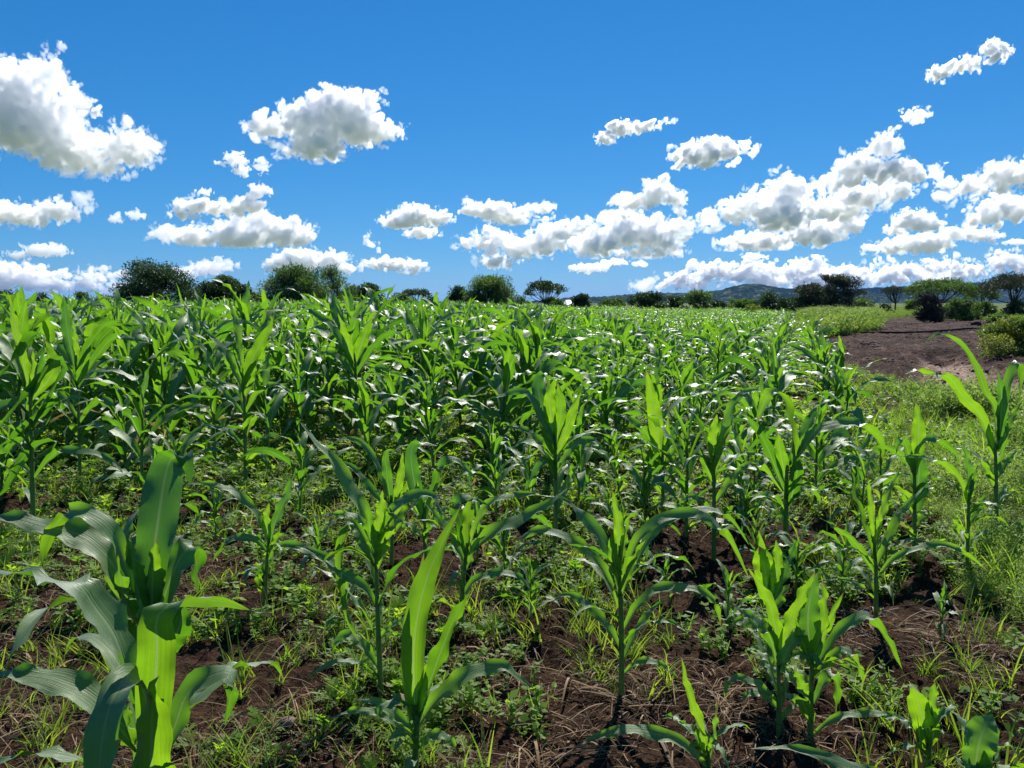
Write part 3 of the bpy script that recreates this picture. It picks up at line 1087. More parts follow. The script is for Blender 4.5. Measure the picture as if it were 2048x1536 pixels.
traced('tall young maize plant with one chewed yellow blade, just behind the nearest plant', 1.78, [(278, 1890), (284, 1500), (292, 1230)], [
    (.092, [(304, 1240), (304, 1142, .03), (317, 1036, .07), (332, 945, .12), (346, 914, .14), (368, 913, .14), (378, 938, .12), (380, 972, .10)], dict(dir=100, base=.7, peak=.55, tint=.1, tw=(0, -.5))),
    (.072, [(262, 1230), (232, 1140), (189, 1089), (145, 1065), (88, 1052), (35, 1038), (-40, 1036)], dict(tw=(-.45, -.5), tint=.15)),
    (.046, [(270, 1190), (238, 1093), (207, 1045), (158, 1023), (119, 1040), (95, 1080), (80, 1150)], dict(tint=.7, tw=(-.4, .1))),
    (.066, [(285, 1235), (273, 1160), (262, 1105), (250, 1070)], dict(tint=1., dir=-95, rag=.5, cut=.7, base=.7)),
    (.055, [(303, 1240), (306, 1140), (311, 1080)], dict(tint=.95, dir=-90, base=.7, f1=.5)),
    (.075, [(310, 1260), (338, 1166, .03), (362, 1114, .06), (385, 1092, .08), (393, 1125, .08), (394, 1190, .07)], dict(dir=70, tint=.15, tw=(0, -.4))),
    (.06, [(276, 1250), (225, 1180), (205, 1125), (178, 1095)], dict(tint=.85, dir=-130)),
    (.075, [(296, 1330), (335, 1290), (358, 1255), (366, 1205)], dict(tint=.15, dir=-60, base=.6)),
    (.05, [(278, 1200), (250, 1085, .1), (262, 1040, .14), (285, 1015, .18)], dict(tint=.2, dir=80)),
    (.05, [(284, 1260), (262, 1230, -.05), (240, 1160, -.1), (236, 1110, -.12)], dict(tint=.5, dir=-110)),
], r0=.017, seed=2)
traced('short maize plant standing alone in the open soil with one pale yellow arched blade', 3.94, [(528, 1215), (532, 1150), (538, 1075)], [
    (.05, [(536, 1085), (515, 1030), (470, 985), (420, 968), (372, 968)], dict(tint=.85, tw=(-.5, -.3))),
    (.066, [(540, 1090), (552, 1040), (570, 1000), (592, 937)], dict(dir=60, tint=.2)),
    (.05, [(538, 1085), (532, 1040), (538, 1005)], T9),
    (.045, [(534, 1105), (510, 1080), (480, 1075), (450, 1085), (425, 1125)], dict(tint=.2, tw=(-.3, .3))),
    (.055, [(538, 1120), (560, 1092), (600, 1095), (640, 1112), (670, 1140), (722, 1190)], dict(tint=.2, tw=(.4, .2))),
    (.045, [(532, 1150), (522, 1125), (518, 1160), (522, 1190)], T8),
    (.04, [(541, 1100), (556, 1070), (562, 1050)], T8),
], r0=.012, seed=3)
traced('maize plant with a long bright yellow blade thrust up to one side, bare stalk foot', 2.97, [(763, 1398), (757, 1270), (754, 1180), (752, 1080)], [
    (.066, [(748, 1100, .05), (722, 1015, .1), (690, 955, .12), (668, 922, .13), (637, 888, .14), (600, 843, .15)], dict(tint=1., tw=(-.9, -.7), base=.5)),
    (.045, [(752, 1085), (762, 1025), (765, 980)], T9),
    (.062, [(757, 1110), (785, 1050), (815, 1020), (840, 998)], dict(tint=.8, tw=(.6, .5))),
    (.052, [(758, 1085), (790, 1015), (830, 990), (865, 993), (880, 1020), (884, 1050)], dict(tint=.4, tw=(.5, .5))),
    (.075, [(750, 1130), (725, 1065, .05), (703, 1030, .1), (700, 1012, .13)], dict(dir=110, tint=.1)),
    (.046, [(752, 1215), (730, 1175), (690, 1150), (660, 1120), (620, 1100), (592, 1093)], dict(tint=.2, tw=(-.3, 0))),
    (.044, [(755, 1335), (726, 1290), (695, 1270), (672, 1282), (664, 1312)], dict(tint=.35, tw=(-.4, .3))),
    (.03, [(757, 1280), (785, 1250), (820, 1230)], T8),
    (.036, [(752, 1120), (705, 1042), (684, 1070), (680, 1150), (697, 1240), (722, 1290)], dict(tint=.5, tw=(-.4, -.8))),
    (.03, [(750, 1080), (715, 1035), (680, 1028), (642, 1031)], T8),
    (.06, [(754, 1120), (740, 1060, -.04), (735, 1010, -.06)], dict(tint=.35, dir=-110)),
    (.045, [(756, 1140), (772, 1085, -.05), (790, 1055, -.08)], dict(tint=.85, dir=-50)),
], r0=.012, seed=4)
traced('maize plant rising from the bottom edge with one very tall upright bright green blade', 2.45, [(828, 1545), (832, 1480), (835, 1415)], [
    (.092, [(830, 1440), (828, 1290, -.03), (850, 1170, -.02), (885, 1085, .02), (920, 1015, .05)], dict(tint=.7, dir=-80, base=.6, f1=.4, tw=(0, -.25))),
    (.066, [(838, 1430), (872, 1330), (905, 1245), (942, 1180)], dict(tint=.4, dir=-40, tw=(.2, .3), base=.5)),
    (.062, [(836, 1450), (870, 1402), (922, 1356), (968, 1337), (1010, 1333), (1038, 1356), (1068, 1377)], dict(tint=.75, tw=(.5, .1))),
    (.03, [(826, 1470), (763, 1430), (712, 1421), (660, 1437)], T8),
    (.042, [(826, 1460), (790, 1430), (758, 1407), (712, 1398)], dict(tint=.3, tw=(-.3, 0))),
    (.052, [(832, 1450), (838, 1400), (854, 1325)], T9),
    (.066, [(828, 1440, .02), (819, 1330, .05), (833, 1216, .08), (848, 1105, .1)], dict(tint=.55, dir=95, base=.6, f1=.4)),
    (.035, [(832, 1500), (868, 1470), (900, 1480), (915, 1510)], T8),
], r0=.013, seed=5)
traced('graceful maize plant with a pale yellow top spear, blades arching evenly to both sides', 2.97, [(1243, 1398), (1243, 1270), (1240, 1160), (1240, 1090)], [
    (.066, [(1238, 1190), (1224, 1118), (1192, 1062), (1150, 1016), (1112, 988)], dict(tint=.2, tw=(-.5, -.2))),
    (.05, [(1238, 1220), (1215, 1155), (1178, 1104), (1127, 1072), (1080, 1060), (1043, 1076), (1026, 1112)], dict(tint=.65, tw=(-.5, -.1))),
    (.044, [(1240, 1300), (1215, 1253), (1182, 1216), (1150, 1193), (1126, 1190), (1104, 1204)], dict(tint=.35, tw=(-.4, .2))),
    (.05, [(1239, 1130), (1238, 1053), (1225, 980)], dict(tint=1., dir=-90, f1=.5)),
    (.034, [(1242, 1130), (1250, 1075), (1259, 1036)], T8),
    (.05, [(1243, 1165), (1270, 1090), (1302, 1048), (1349, 1030), (1400, 1030), (1442, 1058), (1475, 1109), (1500, 1160)], dict(tint=.6, tw=(.5, 0))),
    (.05, [(1243, 1190, .04), (1284, 1100, .08), (1316, 1053, .11), (1382, 1022, .12), (1433, 1022, .12), (1470, 1048, .12), (1498, 1090, .12)], dict(tint=.3, tw=(.5, .3))),
    (.044, [(1243, 1268), (1275, 1211), (1312, 1179), (1358, 1174), (1405, 1183), (1433, 1211), (1442, 1255)], dict(tint=.7, tw=(.5, .2))),
    (.03, [(1244, 1352), (1279, 1323), (1321, 1328), (1358, 1358)], T8),
    (.05, [(1239, 1170), (1226, 1110, -.05), (1224, 1060, -.08)], dict(tint=.5, dir=-110)),
    (.05, [(1242, 1200), (1258, 1140, -.05), (1275, 1100, -.08), (1292, 1080, -.09)], dict(tint=.6, dir=-50)),
], r0=.0125, seed=6)
traced('slim maize plant of a tight trio, one bright yellow blade against its wider neighbour', 2.64, [(1558, 1491), (1558, 1390), (1556, 1310)], [
    (.048, [(1556, 1340), (1540, 1275), (1510, 1240), (1466, 1211)], dict(tint=.2, tw=(-.5, -.2))),
    (.048, [(1558, 1310), (1545, 1225), (1521, 1174), (1496, 1135)], dict(tint=.85, tw=(-.6, -.4))),
    (.062, [(1560, 1315), (1592, 1222), (1614, 1175), (1630, 1144)], dict(tint=1., dir=-70, base=.5)),
    (.032, [(1556, 1405), (1517, 1370), (1480, 1356), (1456, 1365), (1449, 1400)], T8),
    (.045, [(1558, 1350), (1575, 1300, -.04), (1598, 1270, -.06), (1610, 1260)], dict(tint=.6)),
    (.04, [(1556, 1420), (1530, 1390), (1505, 1385), (1480, 1400)], dict(tint=.4)),
], r0=.011, seed=7)
traced('maize plant of a tight trio with a wide dark blade standing upright', 2.62, [(1620, 1492), (1622, 1400), (1624, 1310)], [
    (.094, [(1622, 1330), (1616, 1240, .04), (1624, 1180, .06), (1634, 1146, .07)], dict(tint=.2, dir=95, base=.6)),
    (.055, [(1626, 1320), (1645, 1250, -.03), (1650, 1210, -.04), (1644, 1160, -.04)], dict(tint=.85, dir=-60)),
    (.032, [(1628, 1320), (1662, 1235), (1687, 1185)], T9),
    (.042, [(1626, 1345), (1666, 1277), (1703, 1244), (1731, 1230), (1759, 1253), (1787, 1300), (1805, 1340)], dict(tint=.45, tw=(.5, .2))),
    (.032, [(1626, 1350), (1685, 1300), (1717, 1328), (1728, 1372)], T8),
    (.038, [(1624, 1415), (1657, 1347), (1675, 1370), (1671, 1428)], dict(tint=.4)),
    (.032, [(1621, 1475), (1666, 1440), (1722, 1426), (1782, 1430), (1836, 1448)], dict(tint=.75, tw=(.3, .3))),
    (.042, [(1620, 1410), (1598, 1356), (1588, 1332)], T8),
    (.05, [(1623, 1330), (1600, 1270, -.05), (1592, 1240, -.06)], dict(tint=.35, dir=-120)),
], r0=.012, seed=8)
traced('maize plant hidden behind a tight trio, showing a broad blunt yellow green blade', 3.05, [(1537, 1378), (1540, 1250), (1540, 1190)], [
    (.088, [(1538, 1215), (1530, 1140), (1518, 1092)], dict(tint=.95, dir=-95, cut=.9, base=.6, peak=.7)),
    (.062, [(1543, 1210), (1556, 1130), (1552, 1080)], dict(tint=.8, dir=-80)),
    (.05, [(1544, 1210), (1575, 1130), (1592, 1082)], dict(tint=.15, tw=(.5, .5))),
    (.04, [(1540, 1195), (1526, 1105), (1517, 1060)], T9),
    (.055, [(1542, 1230), (1565, 1185), (1580, 1168)], dict(tint=.6)),
    (.045, [(1538, 1290), (1510, 1250), (1480, 1240), (1460, 1255)], dict(tint=.5)),
], r0=.012, seed=9)
traced('open vase shaped maize plant with upright pale blades, standing by itself near the weedy verge', 3.75, [(1753, 1240), (1752, 1150), (1748, 1080)], [
    (.058, [(1748, 1120), (1727, 1044), (1708, 978), (1702, 930, .02), (1716, 930, .06)], dict(dir=150, tint=.3, tw=(-.6, -.4), base=.5)),
    (.034, [(1750, 1085), (1741, 997), (1736, 958)], T9),
    (.038, [(1750, 1095), (1773, 997), (1792, 955), (1811, 922)], dict(tint=.9, tw=(.6, .6))),
    (.05, [(1751, 1140), (1782, 1062), (1810, 1016), (1850, 972)], dict(tint=.65, tw=(.6, .5))),
    (.042, [(1750, 1150), (1713, 1090), (1680, 1062), (1645, 1038)], dict(tint=.4, tw=(-.5, -.3))),
    (.036, [(1752, 1160), (1787, 1118), (1838, 1095), (1890, 1090), (1936, 1109), (1976, 1143)], dict(tint=.7, tw=(.4, 0))),
    (.026, [(1752, 1200), (1722, 1174), (1694, 1160), (1648, 1160)], T8),
    (.04, [(1749, 1110), (1757, 1050, -.03), (1762, 1010, -.05)], dict(tint=.8, dir=-70)),
], r0=.012, seed=10)
traced('small maize seedling at the bottom edge with one long arched yellow blade', 2.45, [(1420, 1545), (1417, 1515), (1414, 1490)], [
    (.034, [(1414, 1530), (1397, 1440), (1377, 1380), (1363, 1315)], dict(tint=.95, tw=(-.8, -.8))),
    (.048, [(1416, 1540), (1370, 1490), (1320, 1470), (1260, 1458), (1200, 1472), (1152, 1492)], dict(tint=.95, tw=(-.5, -.2))),
    (.02, [(1418, 1530), (1430, 1460), (1433, 1400)], T8),
    (.03, [(1418, 1535), (1400, 1490), (1392, 1450)], T8),
], r0=.008, seed=11)
traced('small maize seedling with two bright yellow upright blades, near the bottom right corner', 2.45, [(1857, 1545), (1857, 1500), (1857, 1460)], [
    (.074, [(1857, 1500), (1843, 1425), (1822, 1372)], dict(tint=1., dir=-95, cut=.85, base=.6, peak=.6)),
    (.05, [(1858, 1490), (1864, 1420), (1870, 1362)], dict(tint=.85, dir=-80)),
    (.03, [(1857, 1500), (1870, 1450), (1862, 1410)], T8),
], r0=.01, seed=12)
traced('maize plant cut off by the bottom right corner, one flat blade towards a tight trio', 2.1, [(1950, 1800), (1950, 1650), (1950, 1540)], [
    (.088, [(1945, 1580), (1960, 1480, .03), (1985, 1428, .06)], dict(tint=.45, dir=80, cut=.85, base=.7, peak=.7)),
    (.07, [(1955, 1590), (1990, 1520), (2015, 1490), (2035, 1510)], dict(tint=.4, dir=-30)),
    (.045, [(1945, 1640), (1850, 1600), (1740, 1548), (1643, 1512), (1573, 1496), (1500, 1497)], dict(tint=.4, tw=(-.4, -.3))),
    (.05, [(1952, 1600), (1970, 1540), (1968, 1500)], T9),
], r0=.013, seed=13)
traced('tall maize plant at the right edge, two withered blade tips hanging before the bare clay', 5.4, [(1994, 1053), (1992, 960), (1990, 880)], [
    (.055, [(1995, 900), (1990, 817), (1973, 788), (1959, 748), (1944, 717), (1922, 687), (1900, 672), (1875, 668), (1847, 688)], dict(tint=.45, tw=(-.5, .4), ruf=.004)),
    (.085, [(1991, 910), (1962, 835), (1926, 793), (1898, 755), (1862, 748), (1835, 739), (1810, 748)], dict(tint=.8, tw=(-.7, -.3))),
    (.085, [(1995, 900), (2004, 802), (1995, 742)], dict(tint=.1, dir=95)),
    (.07, [(1998, 880), (2012, 780), (2031, 727), (2041, 733), (2039, 795)], dict(tint=.4)),
    (.062, [(1996, 900), (2022, 839), (2044, 802)], T8),
    (.06, [(1992, 960), (2008, 930), (2034, 902)], dict(tint=.3)),
    (.05, [(1990, 980), (1970, 930), (1958, 915)], T8),
    (.06, [(1993, 920), (1980, 870), (1976, 840)], T9),
    (.06, [(1995, 940), (2012, 880), (2016, 840)], dict(tint=.5, dir=-70)),
], r0=.016, seed=14)
traced('thin maize plant with a pale drooping flag blade, at the border of the feathery weeds', 4.4, [(1934, 1150), (1936, 1060), (1938, 985)], [
    (.042, [(1936, 1010), (1922, 965), (1899, 936), (1862, 918), (1829, 912), (1795, 913)], dict(tint=.75, tw=(-.5, -.2))),
    (.052, [(1938, 1000), (1936, 930), (1924, 883)], dict(tint=.3, dir=110)),
    (.064, [(1937, 1010), (1941, 965), (1946, 945)], T9),
    (.034, [(1939, 1000), (1948, 955), (1956, 922)], T8),
    (.045, [(1936, 1090), (1915, 1048), (1903, 1038)], T8),
    (.045, [(1938, 1050), (1960, 1010), (1975, 985)], dict(tint=.4)),
    (.035, [(1935, 1120), (1922, 1095), (1905, 1095)], T8),
], r0=.012, seed=15)
traced('stout maize plant wrapped in broad dark blades with one silvery arch, beside the feathery weeds', 4.68, [(1829, 1118), (1829, 1020), (1829, 940)], [
    (.11, [(1830, 1020), (1838, 950, .03), (1836, 885, .05)], dict(tint=.15, dir=95, base=.6)),
    (.09, [(1832, 950), (1838, 860), (1832, 803)], dict(tint=.8, dir=-90)),
    (.05, [(1829, 950), (1838, 890), (1868, 878), (1905, 900), (1920, 930)], dict(tint=.3, tw=(.3, .4))),
    (.055, [(1828, 950), (1812, 890), (1800, 878), (1792, 908)], dict(tint=.3)),
    (.05, [(1829, 1010), (1858, 975), (1872, 985)], dict(tint=.3)),
    (.05, [(1828, 1030), (1808, 990), (1795, 975)], T8),
    (.05, [(1829, 1060), (1850, 1025), (1868, 1030)], T8),
], r0=.015, seed=16)
traced('leafy maize plant mid field front with a pair of yellow spears at its heart', 4.9, [(1110, 1098), (1112, 980), (1110, 870)], [
    (.09, [(1110, 880), (1099, 805), (1109, 757)], dict(tint=.95, dir=-90, base=.5)),
    (.08, [(1112, 890), (1122, 820, -.03), (1116, 765, -.05)], dict(tint=.6, dir=-75)),
    (.12, [(1106, 900), (1086, 820, .05), (1076, 775, .1), (1083, 748, .14), (1104, 750, .16)], dict(tint=.05, dir=110, base=.5)),
    (.074, [(1114, 910), (1139, 842), (1154, 801), (1162, 785)], T9),
    (.055, [(1108, 910), (1068, 872), (1045, 858), (1010, 850)], dict(tint=.3)),
    (.06, [(1112, 960), (1100, 915), (1080, 930), (1060, 960), (1048, 985)], dict(tint=.1)),
    (.04, [(1114, 950), (1130, 925), (1140, 935), (1142, 960)], T8),
    (.08, [(1108, 930), (1092, 880, -.05), (1088, 850, -.08)], dict(tint=.4, dir=-120)),
    (.06, [(1112, 900), (1065, 800), (1040, 782), (1005, 790), (972, 800)], dict(tint=.2)),
    (.06, [(1114, 940), (1150, 890), (1185, 880), (1210, 900)], dict(tint=.4)),
], r0=.016, seed=17)
traced('maize plant with one tall broad yellow spear blade rising above its neighbours', 5.5, [(1326, 1044), (1326, 970), (1325, 900)], [
    (.108, [(1320, 930), (1309, 828), (1292, 738)], dict(tint=1., dir=-95, base=.5)),
    (.055, [(1327, 930), (1334, 870), (1336, 835)], T9),
    (.065, [(1323, 930), (1290, 863), (1250, 833), (1225, 828)], dict(tint=.3)),
    (.052, [(1328, 930), (1365, 880), (1408, 866)], dict(tint=.6)),
    (.085, [(1328, 910), (1347, 860, .04), (1362, 836, .06)], dict(tint=.1, dir=60)),
    (.07, [(1325, 960), (1305, 920, -.05), (1298, 895, -.08)], dict(tint=.35, dir=-120)),
    (.06, [(1327, 970), (1350, 935), (1368, 925), (1385, 940)], dict(tint=.5)),
    (.05, [(1325, 990), (1300, 960), (1275, 962)], T8),
], r0=.016, seed=18)
traced('maize plant with a silvery blade flung one way and a ragged yellow blade the other', 4.65, [(1428, 1123), (1428, 1020), (1428, 910)], [
    (.085, [(1426, 940), (1405, 860), (1379, 817), (1355, 803)], dict(tint=.15, dir=150, tw=(-.6, -.4))),
    (.074, [(1428, 930), (1428, 865), (1434, 828)], T9),
    (.095, [(1430, 930), (1455, 850), (1486, 820)], dict(tint=.95, tw=(.7, .6), rag=.25)),
    (.062, [(1430, 920), (1465, 810), (1500, 780), (1532, 787)], dict(tint=.5, tw=(.5, .2))),
    (.055, [(1429, 1010), (1466, 955), (1500, 930), (1522, 931)], T8),
    (.07, [(1427, 970), (1408, 920, -.05), (1400, 895, -.07)], dict(tint=.4, dir=-120)),
    (.05, [(1427, 1040), (1400, 1000), (1375, 995), (1360, 1015)], dict(tint=.4)),
    (.07, [(1429, 960), (1440, 900, -.05), (1452, 870, -.07)], dict(tint=.6, dir=-60)),
], r0=.016, seed=19)
traced('biggest leafed maize plant near the field corner, a wide blade folded over its top', 4.9, [(1572, 1098), (1572, 1000), (1574, 920)], [
    (.118, [(1580, 940), (1585, 860, 0), (1572, 803, .02), (1551, 785, .05), (1535, 790, .08), (1521, 823, .09), (1513, 850, .09)], dict(tint=.8, dir=-140, base=.5, tw=(.9, .3))),
    (.084, [(1578, 940), (1626, 868), (1669, 849), (1707, 845), (1741, 857), (1763, 882), (1767, 922)], dict(tint=.65, tw=(.6, .3))),
    (.074, [(1568, 980), (1530, 885), (1500, 840), (1482, 828)], dict(tint=.1, tw=(-.5, -.2))),
    (.055, [(1570, 990), (1518, 930), (1473, 946), (1436, 990)], T8),
    (.11, [(1576, 1020), (1594, 945, -.05), (1582, 905, -.08)], dict(tint=.1, dir=-75)),
    (.08, [(1572, 960), (1560, 900, -.05), (1556, 865, -.08)], dict(tint=.5, dir=-110)),
    (.08, [(1578, 930), (1612, 860, .06), (1628, 820, .1), (1640, 808, .12)], dict(tint=.1, dir=60)),
    (.06, [(1574, 1010), (1606, 975), (1632, 985), (1640, 1010)], dict(tint=.5)),
    (.06, [(1570, 1030), (1545, 990), (1520, 1000), (1510, 1030)], dict(tint=.3)),
], r0=.019, seed=20)
traced('big dark maize plant at the left edge with ragged blades sweeping out of the frame', 5.3, [(66, 1050), (63, 900), (60, 770)], [
    (.105, [(55, 770), (36, 680), (14, 580)], dict(tint=.9, dir=-110, base=.5)),
    (.1, [(60, 790), (84, 700), (84, 672), (62, 672), (30, 715), (-20, 775)], dict(tint=.05, dir=-160, tw=(-.3, -.4))),
    (.085, [(64, 800), (108, 740), (96, 690), (88, 676)], dict(tint=.7, dir=-60)),
    (.1, [(62, 850), (120, 745), (128, 722), (105, 722), (70, 770), (36, 808), (-20, 880)], dict(tint=.05, dir=-160, tw=(-.3, -.5))),
    (.075, [(62, 880), (120, 803), (86, 823), (43, 858), (-20, 910)], dict(tint=.05, tw=(-.5, -.5), dir=180)),
    (.09, [(64, 920), (112, 884), (80, 887), (46, 915), (23, 960), (-15, 1005)], dict(tint=.05, tw=(-.5, -.4), dir=180)),
    (.062, [(66, 960), (109, 907), (155, 901), (200, 909), (235, 932), (254, 965)], dict(tint=.25, tw=(.4, .2))),
    (.06, [(62, 800), (68, 740), (66, 700)], T9),
    (.06, [(62, 900), (45, 860, -.05), (40, 830, -.08)], dict(tint=.6, dir=-120)),
    (.05, [(65, 950), (30, 920), (15, 940), (8, 960)], T8),
], r0=.019, seed=21)
traced('tall straight maize plant with a white top blade against the sky, near the left edge', 6.9, [(159, 958), (158, 850), (152, 710)], [
    (.105, [(148, 730), (134, 655, .05), (127, 588, .1)], dict(tint=.1, dir=100)),
    (.062, [(152, 730), (151, 685), (147, 645)], T9),
    (.085, [(153, 740), (183, 683), (212, 649), (242, 642)], dict(tint=.2, tw=(.4, .2))),
    (.085, [(155, 770), (200, 703), (229, 675), (266, 677), (306, 688)], dict(tint=.2, tw=(.4, .2))),
    (.09, [(154, 780), (170, 720, -.05), (182, 690, -.07)], dict(tint=.3, dir=-60)),
    (.08, [(153, 770), (128, 710), (105, 690), (80, 715)], dict(tint=.3)),
    (.07, [(156, 840), (120, 790), (95, 795), (75, 830)], dict(tint=.5)),
    (.07, [(157, 850), (195, 800), (225, 810), (240, 850)], dict(tint=.3)),
    (.06, [(158, 880), (190, 850), (210, 870), (215, 900)], T8),
], r0=.018, seed=22)
traced('tall maize plant with one wide bright blade lifted, below the smaller round dark tree', 6.4, [(491, 993), (490, 860), (487, 735)], [
    (.065, [(484, 745), (473, 653), (455, 590)], T8),
    (.115, [(490, 775), (508, 712), (535, 662), (547, 634)], dict(tint=.6, tw=(.7, .5), base=.5)),
    (.075, [(486, 780), (456, 712), (429, 680), (398, 650)], dict(tint=.1, tw=(-.5, -.2))),
    (.055, [(487, 830), (459, 797), (429, 765), (398, 751)], dict(tint=.2)),
    (.062, [(490, 885), (503, 844), (525, 830), (535, 850)], T8),
    (.055, [(489, 895), (453, 861), (418, 850), (396, 833)], dict(tint=.2)),
    (.1, [(488, 800), (500, 750, -.06), (512, 720, -.1)], dict(tint=.5, dir=-60)),
    (.08, [(487, 770), (470, 720, -.05), (466, 690, -.08)], dict(tint=.3, dir=-120)),
    (.06, [(489, 830), (520, 780), (555, 770), (590, 790)], dict(tint=.5)),
    (.05, [(490, 930), (512, 905), (530, 915), (540, 945)], dict(tint=.3)),
], r0=.018, seed=23)
traced('tall maize plant on a bare stalk, two wide blades raised under the thorn trees', 8.1, [(712, 905), (712, 780), (710, 690)], [
    (.105, [(708, 725), (693, 677), (675, 625)], dict(tint=.9, dir=-110)),
    (.135, [(712, 725), (725, 683, -.05), (744, 636, -.08)], dict(tint=.5, dir=-60)),
    (.09, [(708, 735), (672, 665), (643, 636), (614, 621), (586, 635)], dict(tint=.1, tw=(-.4, -.1))),
    (.085, [(709, 755), (678, 715), (652, 706), (622, 710)], dict(tint=.2)),
    (.085, [(713, 750), (749, 691), (781, 665), (812, 658)], dict(tint=.15, tw=(.4, .1))),
    (.08, [(710, 760), (698, 720, .06), (700, 690, .1)], dict(tint=.2, dir=100)),
    (.07, [(712, 790), (745, 740), (775, 740), (800, 770)], dict(tint=.3)),
    (.06, [(711, 780), (690, 750), (665, 760), (655, 790)], T8),
], r0=.018, seed=24)
traced('maize plant half hidden behind the tallest bright blade, one long flat blade reaching right', 3.6, [(922, 1268), (925, 1180), (935, 1085)], [
    (.078, [(936, 1110), (985, 1065), (1040, 1038), (1095, 1008), (1137, 975)], dict(tint=.55, tw=(.7, .6))),
    (.062, [(933, 1110), (922, 1045), (912, 1010), (930, 995), (978, 1010)], dict(tint=.05)),
    (.074, [(934, 1110), (936, 1040), (946, 982)], T8),
    (.042, [(936, 1105), (960, 1030), (990, 1000), (1045, 988), (1110, 994)], dict(tint=.95, tw=(.5, .5))),
    (.046, [(926, 1190), (950, 1160), (1000, 1145), (1040, 1155), (1068, 1187)], dict(tint=.15, tw=(.3, .2))),
    (.055, [(932, 1130), (900, 1060), (880, 1040), (848, 1003)], dict(tint=.4)),
    (.055, [(932, 1140), (950, 1090), (970, 1072)], dict(tint=.7)),
], r0=.014, seed=25)
traced('maize plant with thin silvery arches, close behind the long thrust out yellow blade', 4.6, [(782, 1127), (784, 1060), (782, 990)], [
    (.062, [(782, 1010), (774, 950), (772, 905), (790, 898)], dict(tint=.2, dir=110)),
    (.046, [(780, 1020), (757, 935), (722, 885), (682, 878), (650, 902)], dict(tint=.5, tw=(-.4, 0))),
    (.052, [(784, 1020), (800, 960), (806, 902)], T9),
    (.052, [(780, 1030), (740, 975), (705, 935), (662, 918)], dict(tint=.05)),
    (.062, [(786, 1035), (815, 975), (830, 937)], T9),
    (.05, [(782, 1060), (765, 1025), (750, 1020)], T8),
    (.04, [(783, 1075), (805, 1050), (825, 1055), (835, 1080)], T8),
], r0=.013, seed=26)
traced('maize plant with a dark stiff top blade bent over at its tip, mid bare strip', 4.4, [(850, 1148), (850, 1080), (848, 1000)], [
    (.085, [(848, 1040), (829, 965, .03), (822, 908, .06), (836, 886, .08), (875, 892, .08)], dict(tint=.05, dir=100)),
    (.052, [(850, 1040), (880, 935), (905, 917), (935, 940), (957, 963)], dict(tint=.1, tw=(.4, .1))),
    (.062, [(849, 1045), (866, 985), (882, 962)], dict(tint=.7)),
    (.06, [(848, 1050), (836, 1000), (834, 960)], T9),
    (.045, [(850, 1080), (820, 1050), (800, 1060)], T8),
    (.045, [(850, 1070), (880, 1040), (900, 1050), (910, 1080)], dict(tint=.4)),
], r0=.013, seed=27)

# ---- further single plants: a handful of kinds, copied with their stalks and leaves
def field_height(px):
    return np.interp(px, [-400, 800, 1000, 1150, 1350, 1700], [1.58, 1.52, 1.40, 1.24, 1.05, .95])


PROTO = []


def make_protos():
    for k in range(14):
        PROTO.append((maize_plan(1.35, 300 + k, droop=[1, .8, 1.15][k % 3]), None))


make_protos()
proto_root = {}


def place(x, y, h, kind, label, rotz):
    loc = (x, y, zg(x, y))
    s = h / 1.35
    if kind not in proto_root:
        r = plant_objects(PROTO[kind][0], loc, rotz, s)
        proto_root[kind] = r
    else:
        r = copy_plant(proto_root[kind], loc, rotz, s)
    tag(r, label, 'maize', MAIZE_GROUP)
    TAKEN.append((x, y, .16))
    return r


